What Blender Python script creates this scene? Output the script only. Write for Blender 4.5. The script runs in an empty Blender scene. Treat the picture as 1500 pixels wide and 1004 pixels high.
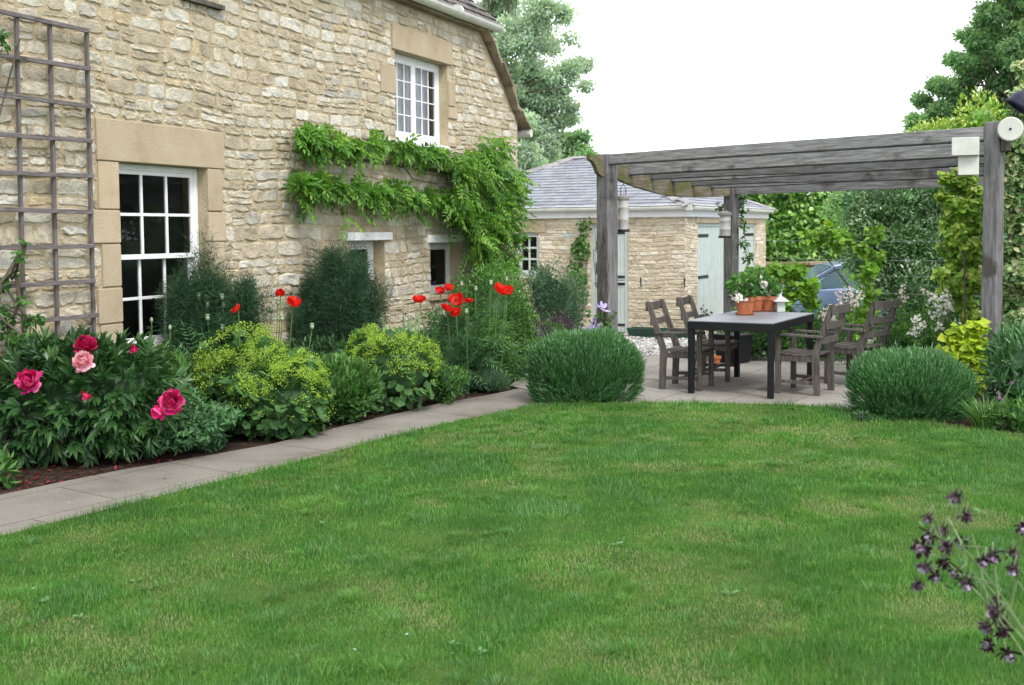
import bpy, math, random
import numpy as np
from mathutils import Vector, Matrix
R_ = math.radians
SC = bpy.context.scene
COL = SC.collection
# ------------------------------------------------------------------ camera model (photo pixels 1500 x 1004)
F = 1650.0; CAMH = 1.7; PIT = math.atan(95.0/F); ROLL = 0.008; SHY = -68.0
_f = np.array([0, math.cos(PIT), -math.sin(PIT)]); _r0 = np.array([1., 0, 0]); _u0 = np.array([0, math.sin(PIT), math.cos(PIT)])
_r = _r0*math.cos(ROLL) - _u0*math.sin(ROLL); _u = _u0*math.cos(ROLL) + _r0*math.sin(ROLL)
CAM = np.array([0, 0, CAMH])
def ray(px, py):
    d = _f + _r*((px-750)/F) + _u*((502-py+SHY)/F)
    return d/np.linalg.norm(d)
def G(px, py, z=0.0):
    d = ray(px, py); return CAM + d*((z-CAMH)/d[2])
def D(px, py, Y):
    d = ray(px, py); return CAM + d*(Y/d[1])
def PL(px, py, P0, n):
    d = ray(px, py); return CAM + d*(np.dot(np.array(P0)-CAM, n)/np.dot(d, n))
cam = bpy.data.cameras.new('camera'); co = bpy.data.objects.new('camera', cam); COL.objects.link(co)
co.matrix_world = Matrix(((_r[0], _u[0], -_f[0], CAM[0]), (_r[1], _u[1], -_f[1], CAM[1]), (_r[2], _u[2], -_f[2], CAM[2]), (0, 0, 0, 1)))
cam.sensor_width = 36; cam.lens = 36*F/1500; cam.shift_y = SHY/1500; cam.clip_end = 800; cam.clip_start = .05
cam.dof.use_dof = True; cam.dof.focus_distance = 9.5; cam.dof.aperture_fstop = 4.5
SC.camera = co
# ------------------------------------------------------------------ world, sun
w = bpy.data.worlds.new('World'); SC.world = w; w.use_nodes = True
nt = w.node_tree; bg = nt.nodes['Background']
SUN_EL, SUN_AZ = R_(52), R_(150)      # azimuth clockwise from +Y
sky = nt.nodes.new('ShaderNodeTexSky'); sky.sky_type = 'NISHITA'; sky.sun_disc = False
sky.sun_elevation = SUN_EL; sky.sun_rotation = SUN_AZ; sky.dust_density = 3
cl = nt.nodes.new('ShaderNodeMix'); cl.data_type = 'RGBA'; cl.inputs['Factor'].default_value = .86
cl.inputs['B'].default_value = (8.3, 8.55, 8.9, 1)    # bright even cloud cover
nt.links.new(sky.outputs[0], cl.inputs['A']); nt.links.new(cl.outputs['Result'], bg.inputs[0]); bg.inputs[1].default_value = .15
sl = bpy.data.lights.new('sun', 'SUN'); sl.energy = 1.5; sl.angle = R_(14); sl.color = (1, .95, .88)
so = bpy.data.objects.new('sun', sl); COL.objects.link(so)
sd = Vector((math.sin(SUN_AZ)*math.cos(SUN_EL), math.cos(SUN_AZ)*math.cos(SUN_EL), math.sin(SUN_EL)))
so.rotation_euler = sd.to_track_quat('Z', 'Y').to_euler(); so.location = (0, -3, 14)
vs = SC.view_settings; vs.view_transform = 'Standard'; vs.look = 'None'; vs.exposure = .83; vs.gamma = 1
SC.cycles.max_bounces = 6; SC.cycles.diffuse_bounces = 3; SC.cycles.glossy_bounces = 2; SC.cycles.transmission_bounces = 3; SC.cycles.transparent_max_bounces = 6
SC.cycles.use_denoising = True
# ------------------------------------------------------------------ materials
def newmat(name):
    m = bpy.data.materials.new(name); m.use_nodes = True; t = m.node_tree; t.nodes.clear()
    o = t.nodes.new('ShaderNodeOutputMaterial'); return m, t, o
def N_(t, kind, **kw):
    n = t.nodes.new('ShaderNode'+kind)
    for k, v in kw.items():
        if hasattr(n, k) and not k[0].isupper(): setattr(n, k, v)
        else: n.inputs[k.replace('_', ' ')].default_value = v
    return n
def ramp(t, stops, fac):
    r = t.nodes.new('ShaderNodeValToRGB'); e = r.color_ramp.elements
    while len(e) < len(stops): e.new(.5)
    for i, (p, c) in enumerate(stops): e[i].position = p; e[i].color = (*c, 1)
    t.links.new(fac, r.inputs[0]); return r
def mixc(t, fac, a, b, mode='MIX'):
    m = t.nodes.new('ShaderNodeMix'); m.data_type = 'RGBA'; m.blend_type = mode
    for k, v in (('Factor', fac), ('A', a), ('B', b)):
        if isinstance(v, bpy.types.NodeSocket): t.links.new(v, m.inputs[k])
        elif isinstance(v, (int, float)): m.inputs[k].default_value = v
        else: m.inputs[k].default_value = (*v, 1)
    return m.outputs['Result']
def coords(t, scale=(1, 1, 1), kind='Object', rot=(0, 0, 0)):
    tc = t.nodes.new('ShaderNodeTexCoord'); mp = t.nodes.new('ShaderNodeMapping'); mp.inputs['Scale'].default_value = scale; mp.inputs['Rotation'].default_value = rot
    if kind == 'World':
        g = t.nodes.new('ShaderNodeNewGeometry'); t.links.new(g.outputs['Position'], mp.inputs[0])
    else: t.links.new(tc.outputs[kind], mp.inputs[0])
    return mp.outputs[0]
def noise(t, vec, scale, detail=4, rough=.55):
    n = t.nodes.new('ShaderNodeTexNoise'); n.inputs['Scale'].default_value = scale; n.inputs['Detail'].default_value = detail; n.inputs['Roughness'].default_value = rough
    if vec is not None: t.links.new(vec, n.inputs['Vector'])
    return n.outputs[0]
def attr(t, name='rnd'):
    a = t.nodes.new('ShaderNodeAttribute'); a.attribute_name = name; return a.outputs['Fac']
def bump(t, h, dist, strength=1):
    b = t.nodes.new('ShaderNodeBump'); b.inputs['Distance'].default_value = dist; b.inputs['Strength'].default_value = strength; t.links.new(h, b.inputs['Height']); return b.outputs[0]
def pbsdf(t, col, rough=.8, spec=.3, metal=0, nrm=None):
    p = t.nodes.new('ShaderNodeBsdfPrincipled')
    if isinstance(col, bpy.types.NodeSocket): t.links.new(col, p.inputs['Base Color'])
    else: p.inputs['Base Color'].default_value = (*col, 1)
    if isinstance(rough, bpy.types.NodeSocket): t.links.new(rough, p.inputs['Roughness'])
    else: p.inputs['Roughness'].default_value = rough
    p.inputs['Specular IOR Level'].default_value = spec; p.inputs['Metallic'].default_value = metal
    if nrm is not None: t.links.new(nrm, p.inputs['Normal'])
    return p.outputs[0]
def surf(name, stops, scale=6, detail=5, rough=.8, spec=.3, bd=0.0, bscale=None, stretch=(1, 1, 1), metal=0, coord='Object', usernd=0):
    """plain weathered surface: colour ramp over noise, optional bump"""
    m, t, o = newmat(name); v = coords(t, stretch, coord); n = noise(t, v, scale, detail, .6)
    c = ramp(t, stops, n).outputs[0]
    if usernd:
        mr = N_(t, 'MapRange'); mr.inputs['To Min'].default_value = 1-usernd; mr.inputs['To Max'].default_value = 1+usernd*.6; t.links.new(attr(t), mr.inputs[0])
        c = mixc(t, 1.0, c, mr.outputs[0], 'MULTIPLY')
    nr = None
    if bd: nr = bump(t, noise(t, v, bscale or scale*4, 5, .65), bd)
    t.links.new(pbsdf(t, c, rough, spec, metal, nr), o.inputs[0]); return m
def leafm(name, stops, rough=.5, spec=.35, trans=.28, nsc=3.0, nam=.25, vein=False):
    """foliage: per leaf colour from attribute rnd, slow noise over the plant, part translucent"""
    m, t, o = newmat(name); c = ramp(t, stops, attr(t)).outputs[0]
    nn = noise(t, coords(t, (1, 1, 1), 'World'), nsc, 3)
    mr = N_(t, 'MapRange'); mr.inputs['From Min'].default_value = .3; mr.inputs['From Max'].default_value = .7; mr.inputs['To Min'].default_value = 1-nam; mr.inputs['To Max'].default_value = 1+nam; t.links.new(nn, mr.inputs[0])
    c = mixc(t, 1.0, c, mr.outputs[0], 'MULTIPLY')
    p = pbsdf(t, c, rough, spec); tr = t.nodes.new('ShaderNodeBsdfTranslucent')
    t.links.new(mixc(t, 1.0, c, (1.15, 1.2, .6), 'MULTIPLY'), tr.inputs[0])
    mx = t.nodes.new('ShaderNodeMixShader'); mx.inputs[0].default_value = trans
    t.links.new(p, mx.inputs[1]); t.links.new(tr.outputs[0], mx.inputs[2]); t.links.new(mx.outputs[0], o.inputs[0]); return m
M = {}
def g3(v, k=.2): return [(0, tuple(x*(1-k) for x in v)), (.5, v), (1, tuple(x*(1+k) for x in v))]
# stones: colour per stone (rnd) plus grain and lichen
def stonemat(name, stops, grain=.22, sc=1):
    m, t, o = newmat(name); v = coords(t, (1, 1, 1), 'World')
    c = ramp(t, stops, attr(t)).outputs[0]
    n1 = noise(t, v, 9*sc, 6, .65); mr = N_(t, 'MapRange'); mr.inputs['From Min'].default_value = .3; mr.inputs['From Max'].default_value = .7; mr.inputs['To Min'].default_value = 1-grain; mr.inputs['To Max'].default_value = 1+grain; t.links.new(n1, mr.inputs[0])
    c = mixc(t, 1.0, c, mr.outputs[0], 'MULTIPLY')
    l = ramp(t, [(0, (0, 0, 0)), (.58, (0, 0, 0)), (.72, (.4, .4, .4))], noise(t, v, 2.3*sc, 5, .65)).outputs[0]
    c = mixc(t, l, c, (.27, .255, .23))
    s2 = ramp(t, [(0, (0, 0, 0)), (.6, (0, 0, 0)), (.7, (.5, .5, .5))], noise(t, v, 33, 4, .6)).outputs[0]
    c = mixc(t, s2, c, (.55, .53, .48))
    nb = noise(t, v, 45, 6, .7); nb2 = noise(t, v, 14, 4, .6)
    ad = N_(t, 'Math', operation='ADD'); t.links.new(nb, ad.inputs[0]); t.links.new(nb2, ad.inputs[1])
    t.links.new(pbsdf(t, c, .92, .15, 0, bump(t, ad.outputs[0], .022)), o.inputs[0]); return m
M['rubble'] = stonemat('rubble_stone', [(0, (.40, .34, .25)), (.1, (.46, .395, .29)), (.28, (.505, .44, .335)), (.5, (.545, .49, .385)), (.72, (.585, .545, .45)), (.86, (.64, .615, .54)), (.9, (.54, .43, .27)), (.94, (.49, .455, .39)), (1, (.43, .405, .36))])
M['gstone'] = stonemat('garage_stone', [(0, (.47, .39, .28)), (.3, (.57, .485, .36)), (.7, (.64, .565, .44)), (1, (.72, .67, .57))], .12)
M['drystone'] = stonemat('dry_stone', [(0, (.12, .09, .06)), (.5, (.25, .19, .12)), (1, (.38, .32, .24))])
M['mortar'] = surf('mortar', [(.3, (.37, .30, .195)), (.5, (.45, .37, .25)), (.7, (.53, .45, .32))], 3.0, 8, .95, .1, .02, 40)
M['gmortar'] = surf('garage_mortar', [(.3, (.48, .41, .30)), (.7, (.60, .53, .41))], 3.0, 8, .95, .1, .02, 40)
M['ashlar'] = surf('ashlar_stone', [(.25, (.33, .26, .175)), (.45, (.42, .34, .235)), (.6, (.45, .37, .265)), (.75, (.50, .43, .325))], 2.8, 8, .9, .15, .006, 60, usernd=.12)
M['dark'] = surf('room_dark', g3((.02, .018, .016)), 3)
M['roomgrey'] = surf('room_wall', g3((.16, .16, .155)), 3)
M['white'] = surf('white_paint', [(.3, (.70, .71, .73)), (.7, (.80, .81, .82))], 5, 4, .45, .4, .001, 60)
M['cream'] = surf('cream_gutter', [(.3, (.50, .51, .46)), (.7, (.62, .62, .57))], 5, 4, .45, .4)
M['sage'] = surf('sage_paint', [(.3, (.42, .48, .45)), (.7, (.50, .56, .53))], 4, 4, .5, .4, .001, 60)
M['iron'] = surf('black_iron', g3((.02, .021, .024)), 12, 4, .5, .4)
M['curtain'] = surf('curtain_cloth', [(.3, (.62, .63, .68)), (.7, (.78, .79, .82))], 4, 2, .9, .1, .03, 2, (6, 6, .3))
M['wood'] = surf('weathered_wood', [(.25, (.12, .108, .10)), (.5, (.235, .22, .21)), (.75, (.36, .345, .335))], 1.6, 8, .9, .15, .01, 5, (14, 14, 1))
def woodmat(name, stops, ax, sc=1.6, moss=0):
    st = [22, 22, 22]; st[ax] = 2.2
    m, t, o = newmat(name); v = coords(t, tuple(st)); n = noise(t, v, sc, 9, .68)
    c = ramp(t, stops, n).outputs[0]
    if moss:
        f = ramp(t, [(0, (0, 0, 0)), (.5, (0, 0, 0)), (.62, (moss,)*3)], noise(t, coords(t), 2.4, 5)).outputs[0]; c = mixc(t, f, c, (.12, .13, .035))
    kn = ramp(t, [(0, (1, 1, 1)), (.3, (.75, .75, .75)), (.42, (0, 0, 0)), (1, (0, 0, 0))], noise(t, coords(t), 3.1, 4)).outputs[0]
    c = mixc(t, kn, c, (.07, .062, .055))
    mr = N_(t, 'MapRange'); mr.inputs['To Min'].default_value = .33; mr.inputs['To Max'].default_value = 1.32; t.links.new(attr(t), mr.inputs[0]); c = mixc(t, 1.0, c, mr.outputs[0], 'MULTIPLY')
    t.links.new(pbsdf(t, c, .88, .2, 0, bump(t, n, .012)), o.inputs[0]); return m
WG = [(.25, (.085, .08, .078)), (.42, (.19, .184, .186)), (.58, (.29, .284, .292)), (.75, (.42, .413, .42))]
M['woodx'] = woodmat('beam_wood', WG, 0); M['woody'] = woodmat('side_beam_wood', [(.3, (.10, .085, .06)), (.55, (.24, .21, .16)), (.75, (.34, .31, .26))], 1, moss=.8); M['woodz'] = woodmat('post_wood', WG, 2)
TG = [(.3, (.10, .085, .085)), (.5, (.18, .16, .158)), (.72, (.30, .28, .285))]
M['trelx'] = woodmat('trellis_rail_wood', TG, 0, 3); M['trelz'] = woodmat('trellis_upright_wood', TG, 2, 3)
CG = [(.3, (.06, .051, .044)), (.5, (.125, .11, .098)), (.75, (.22, .205, .19))]
M['chair'] = woodmat('chair_wood', CG, 2, 2.5)
M['slate'] = surf('roof_slate', [(.3, (.185, .195, .225)), (.7, (.265, .28, .315))], 5, 6, .6, .35, .004, 30, usernd=.16)
M['ridge'] = surf('ridge_tile', [(.3, (.21, .20, .20)), (.7, (.30, .29, .29))], 5, 6, .8, .2, .004, 30, usernd=.2)
M['sslate'] = surf('stone_slate', [(.3, (.075, .068, .07)), (.55, (.14, .125, .12)), (.75, (.21, .19, .165))], 6, 7, .9, .2, .01, 30, usernd=.35)
M['vslate'] = surf('verge_slate', [(.3, (.16, .125, .09)), (.55, (.27, .22, .16)), (.75, (.36, .31, .25))], 6, 7, .9, .2, .01, 30, usernd=.3)
M['terra'] = surf('terracotta', [(.3, (.36, .11, .05)), (.55, (.46, .155, .075)), (.72, (.50, .26, .18))], 9, 7, .85, .2, .003, 50)
M['blackm'] = surf('black_metal', g3((.007, .007, .009)), 9, 4, .55, .3)
M['tabletop'] = surf('table_top', [(.3, (.17, .18, .20)), (.7, (.24, .25, .275))], 3, 5, .42, .5)
M['greenp'] = surf('green_plastic', g3((.02, .055, .04)), 6, 3, .5)
M['label'] = surf('plant_label', g3((.7, .7, .68), .05), 4, 2, .6)
M['feeder'] = surf('feeder_tube', [(.3, (.40, .395, .385)), (.7, (.52, .51, .50))], 8, 4, .5, .4, .002, 40)
M['boxpaint'] = surf('box_paint', [(.3, (.50, .50, .46)), (.7, (.64, .64, .60))], 7, 5, .7, .25, .003, 50)
M['navy'] = surf('navy_shade', g3((.012, .014, .035)), 6, 3, .5)
M['stem'] = surf('green_stem', [(.3, (.06, .12, .03)), (.7, (.13, .22, .07))], 8, 3, .6)
M['palestem'] = surf('pale_stem', [(.3, (.13, .19, .08)), (.7, (.24, .30, .16))], 8, 3, .6)
M['bark'] = surf('bark', [(.3, (.05, .04, .03)), (.7, (.16, .135, .11))], 8, 6, .9, .1, .02, 20, (1, 1, .3))
M['wire'] = surf('zinc_wire', g3((.25, .27, .26)), 9, 3, .5, .5)
M['rubber'] = surf('tyre_rubber', g3((.015, .015, .016)), 9, 3, .8)
M['alloy'] = surf('alloy_rim', g3((.45, .46, .48), .1), 5, 3, .3, .5, metal=.8)
m, t, o = newmat('car_paint'); p = pbsdf(t, (.27, .36, .60), .28, .5, .3); t.links.new(p, o.inputs[0]); p.node.inputs['Coat Weight'].default_value = .8; M['carpaint'] = m
m, t, o = newmat('car_glass'); t.links.new(pbsdf(t, (.30, .42, .55), .07, .9, .5), o.inputs[0]); M['carglass'] = m  # light blue base colour paints the reflected sky into the glass
m, t, o = newmat('window_glass'); tr = N_(t, 'BsdfTransparent'); tr.inputs[0].default_value = (.82, .86, .85, 1); gl = N_(t, 'BsdfGlossy'); gl.inputs['Roughness'].default_value = .015

fr = N_(t, 'Fresnel'); fr.inputs[0].default_value = 1.45; mx = N_(t, 'MixShader'); t.links.new(fr.outputs[0], mx.inputs[0]); t.links.new(tr.outputs[0], mx.inputs[1]); t.links.new(gl.outputs[0], mx.inputs[2]); t.links.new(mx.outputs[0], o.inputs[0]); M['glass'] = m
# paving
def paving(name, rot, bw, rh, c1, c2, off=(0, 0, 0)):
    m, t, o = newmat(name); v = coords(t, (1, 1, 1), 'World', (0, 0, rot)); b = t.nodes.new('ShaderNodeTexBrick'); t.links.new(v, b.inputs['Vector'])
    b.inputs['Scale'].default_value = 1; b.inputs['Brick Width'].default_value = bw; b.inputs['Row Height'].default_value = rh; b.inputs['Mortar Size'].default_value = .006; b.inputs['Mortar Smooth'].default_value = .3; b.offset = .37; b.squash = .8; b.squash_frequency = 3
    b.inputs['Color1'].default_value = (*c1, 1); b.inputs['Color2'].default_value = (*c2, 1); b.inputs['Mortar'].default_value = (.115, .10, .08, 1)
    w_ = coords(t, (1, 1, 1), 'World'); n = noise(t, w_, 1.7, 8, .65); c = mixc(t, 1, b.outputs[0], ramp(t, [(.3, (.72, .70, .66)), (.5, (1, 1, 1)), (.72, (1.16, 1.15, 1.15))], n).outputs[0], 'MULTIPLY')
    n2 = noise(t, w_, 60, 4, .7); c = mixc(t, 1, c, ramp(t, [(.3, (.82, .82, .82)), (.7, (1.15, 1.15, 1.15))], n2).outputs[0], 'MULTIPLY')
    s = ramp(t, [(0, (0, 0, 0)), (.6, (0, 0, 0)), (.72, (.6, .6, .6))], noise(t, w_, 5, 5, .7)).outputs[0]; c = mixc(t, s, c, (.13, .12, .095))
    inv = N_(t, 'Math', operation='MULTIPLY_ADD'); inv.inputs[1].default_value = -1.0; t.links.new(b.outputs['Fac'], inv.inputs[0]); t.links.new(n2, inv.inputs[2])
    t.links.new(pbsdf(t, c, .85, .2, 0, bump(t, inv.outputs[0], .006)), o.inputs[0]); return m
M['path'] = paving('path_slabs', -R_(55), .95, .62, (.195, .178, .155), (.215, .198, .175))
M['patio'] = paving('patio_slabs', -R_(57), .92, .61, (.225, .21, .185), (.265, .25, .225))
M['soil'] = surf('soil', [(.3, (.028, .018, .013)), (.5, (.055, .035, .026)), (.75, (.11, .085, .065))], 14, 8, .95, .1, .05, 30, coord='World')
M['gravel'] = surf('gravel_base', [(.3, (.34, .32, .29)), (.7, (.55, .53, .50))], 30, 8, .9, .1, .05, 40, coord='World')
M['pebble'] = surf('gravel_stone', [(.3, (.45, .44, .41)), (.7, (.66, .65, .62))], 5, 3, .8, usernd=.4)
M['far'] = surf('far_grass', [(.3, (.05, .09, .025)), (.7, (.09, .14, .04))], 2, 6, .95, coord='World')
# lawn
m, t, o = newmat('lawn_turf'); v = coords(t, (1, 1, 1), 'World')
c = ramp(t, [(.28, (.025, .08, .014)), (.5, (.048, .118, .022)), (.7, (.10, .15, .045))], noise(t, v, 2.2, 7, .6)).outputs[0]
t.links.new(pbsdf(t, c, .95, .1, 0, bump(t, noise(t, v, 90, 3, .7), .02)), o.inputs[0]); M['turf'] = m
M['grass'] = leafm('grass_blades', [(0, (.29, .30, .15)), (.16, (.215, .29, .095)), (.36, (.15, .29, .058)), (.6, (.092, .25, .038)), (.82, (.045, .155, .024)), (1, (.15, .30, .12))], .5, .3, .35, 1.4, .22)
# ------------------------------------------------------------------ mesh soup
def nrm(a): return a/np.maximum(np.linalg.norm(a, axis=-1, keepdims=True), 1e-9)
class Soup:
    def __init__(s): s.V = []; s.F = []; s.S = []; s.A = []; s.n = 0
    def raw(s, V, F, k, rnd=0.5):
        """F (m,k) int faces of k corners"""
        V = np.asarray(V, float).reshape(-1, 3); F = np.asarray(F, np.int64).reshape(-1, k)
        s.V.append(V); s.F.append((F+s.n).ravel()); s.S.append(np.full(len(F), k)); s.A.append(np.broadcast_to(np.asarray(rnd, float), (len(F),)) if np.ndim(rnd) <= 1 else rnd); s.n += len(V); return s
    def box(s, c, sz, R=None, rnd=.5):
        x, y, z = [q/2 for q in sz]; v = np.array([(a*x, b*y, d*z) for a in (-1, 1) for b in (-1, 1) for d in (-1, 1)])
        if R is not None: v = v@np.asarray(R).T
        return s.raw(v+np.asarray(c), [(0, 1, 3, 2), (4, 6, 7, 5), (0, 4, 5, 1), (2, 3, 7, 6), (0, 2, 6, 4), (1, 5, 7, 3)], 4, rnd)
    def bb(s, x0, x1, y0, y1, z0, z1, rnd=.5): return s.box(((x0+x1)/2, (y0+y1)/2, (z0+z1)/2), (abs(x1-x0), abs(y1-y0), abs(z1-z0)), None, rnd)
    def bar(s, p0, p1, w, h, up=(0, 0, 1), rnd=.5):
        p0 = np.array(p0, float); p1 = np.array(p1, float); d = p1-p0; L = np.linalg.norm(d); d /= L; u = np.array(up, float); sd = np.cross(u, d); sd /= np.linalg.norm(sd); u = np.cross(d, sd)
        return s.box((p0+p1)/2, (L, w, h), np.stack([d, sd, u], 1), rnd)
    def tube(s, pts, r, n=6, rnd=.5, cap=True):
        pts = np.array(pts, float); m = len(pts); r = np.broadcast_to(np.asarray(r, float), (m,)); d = nrm(np.gradient(pts, axis=0)); up = np.array([0, 0, 1.]) if abs(d[0, 2]) < .9 else np.array([1., 0, 0])
        a = nrm(np.cross(d, up)); b = np.cross(d, a); th = np.arange(n)/n*2*math.pi
        V = pts[:, None]+r[:, None, None]*(a[:, None]*np.cos(th)[None, :, None]+b[:, None]*np.sin(th)[None, :, None])
        i = np.arange(m-1)[:, None]*n; j = np.arange(n)[None]; k = (j+1) % n
        s.raw(V, np.stack([i+j, i+k, i+n+k, i+n+j], -1), 4, rnd)
        if cap:
            s.raw(V[0], [list(range(n))[::-1]], n, rnd); s.raw(V[-1], [list(range(n))], n, rnd)
        return s
    def lathe(s, c, prof, n=24, rnd=.5, axis=None):
        prof = np.array(prof, float); th = np.arange(n)/n*2*math.pi
        V = np.stack([prof[:, None, 0]*np.cos(th), prof[:, None, 0]*np.sin(th), np.repeat(prof[:, 1][:, None], n, 1)], -1)
        if axis is not None: V = V@np.asarray(axis).T
        i = np.arange(len(prof)-1)[:, None]*n; j = np.arange(n)[None]; k = (j+1) % n
        return s.raw(V+np.asarray(c), np.stack([i+j, i+k, i+n+k, i+n+j], -1), 4, rnd)
    def prism(s, poly, y0, y1, fr=None, rnd=.5):
        """poly in (x,z), extruded along y"""
        n = len(poly); V = [(x, y0, z) for x, z in poly]+[(x, y1, z) for x, z in poly]
        s.raw(V, [list(range(n))], n, rnd); s.raw(V, [[n+i for i in range(n)][::-1]], n, rnd)
        return s.raw(V, [((i+1) % n, i, n+i, n+(i+1) % n) for i in range(n)], 4, rnd)
    def leaves(s, P, A, Nn, L, Wd, tmpl='oval', rnd=None, rng=None):
        tv, tf = TM[tmpl]; P = np.asarray(P, float); A = np.asarray(A, float); P = np.broadcast_to(P, A.shape) if P.ndim < A.ndim else P; n = len(P)
        if n == 0: return s
        A = nrm(A); B = nrm(np.cross(A, Nn)); Nn = np.cross(B, A); L = np.broadcast_to(L, (n,))[:, None, None]; Wd = np.broadcast_to(Wd, (n,))[:, None, None]
        V = P[:, None]+A[:, None]*L*tv[None, :, 0, None]+B[:, None]*Wd*tv[None, :, 1, None]+Nn[:, None]*L*tv[None, :, 2, None]
        k = len(tv); Fc = tf[None]+np.arange(n)[:, None, None]*k; rnd = np.broadcast_to(.5 if rnd is None else rnd, (n,))
        return s.raw(V, Fc, tf.shape[1], np.repeat(rnd, len(tf)))
    def build(s, name, mat, parent=None, origin=None, smooth=False, bevel=0):
        me = bpy.data.meshes.new(name); V = np.concatenate(s.V); Fl = np.concatenate(s.F); S = np.concatenate(s.S); A = np.concatenate([np.asarray(a) for a in s.A])
        if origin is not None: V = V-np.asarray(origin)
        me.vertices.add(len(V)); me.vertices.foreach_set('co', V.astype(np.float32).ravel()); me.loops.add(len(Fl)); me.loops.foreach_set('vertex_index', Fl.astype(np.int32)); me.polygons.add(len(S))
        st = np.zeros(len(S), np.int32); st[1:] = np.cumsum(S)[:-1]; me.polygons.foreach_set('loop_start', st)
        if smooth: me.polygons.foreach_set('use_smooth', np.ones(len(S), bool))
        else: me.polygons.foreach_set('use_smooth', np.zeros(len(S), bool))
        me.update(calc_edges=True); at = me.attributes.new('rnd', 'FLOAT', 'FACE'); at.data.foreach_set('value', A.astype(np.float32))
        me.materials.append(mat); o = bpy.data.objects.new(name, me); COL.objects.link(o)
        if parent is not None: o.parent = parent
        elif origin is not None: o.location = origin
        if bevel:
            b = o.modifiers.new('bevel', 'BEVEL'); b.width = bevel; b.segments = 1; b.limit_method = 'ANGLE'
        return o
def _t(v, f): return np.array(v, float), np.array(f)
TM = {
 'diamond': _t([(0, 0, 0), (.45, -.5, .06), (1, 0, -.05), (.45, .5, .06), ], [(0, 1, 2), (0, 2, 3)]),
 'oval': _t([(0, 0, 0), (.28, -.42, .05), (.68, -.40, .02), (1, 0, -.14), (.68, .40, .02), (.28, .42, .05), (.45, 0, -.02)], [(0, 1, 6), (1, 2, 6), (2, 3, 6), (3, 4, 6), (4, 5, 6), (5, 0, 6)]),
 'blade': _t([(0, -.5, 0), (0, .5, 0), (.5, -.42, .05), (.5, .42, .05), (1, 0, -.12)], [(0, 1, 3), (0, 3, 2), (2, 3, 4)]),
 'strap': _t([(0, -.5, 0), (0, .5, 0), (.4, -.5, .06), (.4, .5, .06), (.75, -.4, .0), (.75, .4, .0), (1, 0, -.15)], [(0, 1, 3), (0, 3, 2), (2, 3, 5), (2, 5, 4), (4, 5, 6)]),
 'tri': _t([(0, -.5, 0), (0, .5, 0), (1, 0, 0)], [(0, 1, 2)]),
}
def lobed(n, depth, cup=.12):
    pts = [(0.12, 0, 0)]; m = n*2
    for i in range(m+1):
        a = math.pi*(-.86+1.72*i/m); r = .5*(1 if i % 2 else 1-depth); pts.append((.5-r*-math.cos(a)*1.0 if False else .45+r*math.cos(a), r*math.sin(a), cup*(r*2)**2*(1 if i % 2 else .6)))
    pts.append((.42, 0, 0)); c = len(pts)-1
    f = [(0, 1, c)]+[(i, i+1, c) for i in range(1, m+1)]+[(m+1, 0, c)]
    return np.array(pts), np.array(f)
TM['round'] = lobed(5, .2); TM['vine'] = lobed(3, .34, .1); TM['ivy'] = lobed(3, .28, .08)
TM['petal'] = _t([(0, 0, 0), (.5, -.45, -.12), (.95, -.38, .05), (1.05, 0, .12), (.95, .38, .05), (.5, .45, -.12), (.5, 0, -.2)], [(0, 1, 6), (1, 2, 6), (2, 3, 6), (3, 4, 6), (4, 5, 6), (5, 0, 6)])
# ------------------------------------------------------------------ naming
def tag(o, label=None, cat=None, group=None, kind=None):
    if label: o['label'] = label
    if cat: o['category'] = cat
    if group: o['group'] = group
    if kind: o['kind'] = kind
    return o
def thing(name, label, cat, loc, rz=0, group=None):
    o = bpy.data.objects.new(name, None); COL.objects.link(o); o.location = tuple(loc); o.rotation_euler = (0, 0, rz); o.empty_display_size = .2; return tag(o, label, cat, group)
def dup(root, loc, rz=None, label=None):
    r = root.copy(); COL.objects.link(r); r.location = tuple(loc)
    if rz is not None: r.rotation_euler = (0, 0, rz)
    if label: r['label'] = label
    for ch in list(root.children):
        c = ch.copy(); COL.objects.link(c); c.parent = r
        for g in list(ch.children):
            q = g.copy(); COL.objects.link(q); q.parent = c
    return r
# ------------------------------------------------------------------ numeric noise
_tab = np.random.RandomState(5).rand(256, 256)
def vnoise(x, y, sc=1.0, seed=0):
    x = np.asarray(x)*sc+seed*17.3; y = np.asarray(y)*sc+seed*7.7; xi = np.floor(x).astype(int); yi = np.floor(y).astype(int); fx = x-xi; fy = y-yi; fx = fx*fx*(3-2*fx); fy = fy*fy*(3-2*fy)
    a = _tab[xi % 256, yi % 256]; b = _tab[(xi+1) % 256, yi % 256]; c = _tab[xi % 256, (yi+1) % 256]; d = _tab[(xi+1) % 256, (yi+1) % 256]
    return (a*(1-fx)+b*fx)*(1-fy)+(c*(1-fx)+d*fx)*fy
def fbm(x, y, sc, seed=0, o=4): return sum(vnoise(x, y, sc*2**i, seed+i)*.5**i for i in range(o))/sum(.5**i for i in range(o))
def inpoly(x, y, poly):
    r = np.zeros(len(x), bool); n = len(poly)
    for i in range(n):
        x0, y0 = poly[i][:2]; x1, y1 = poly[(i+1) % n][:2]
        if y0 == y1: continue
        c = ((y0 > y) != (y1 > y)) & (x < (x1-x0)*(y-y0)/(y1-y0)+x0); r ^= c
    return r
def unit(rng, n):
    return nrm(rng.normal(size=(n, 3)))
def lobes(rng, d, k=7, fr=3.2):
    f = np.zeros(len(d))
    for i in range(k):
        wv = rng.normal(size=3)*fr; f += np.cos(d@wv+rng.random()*6.28)
    return f/k*1.6
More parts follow.
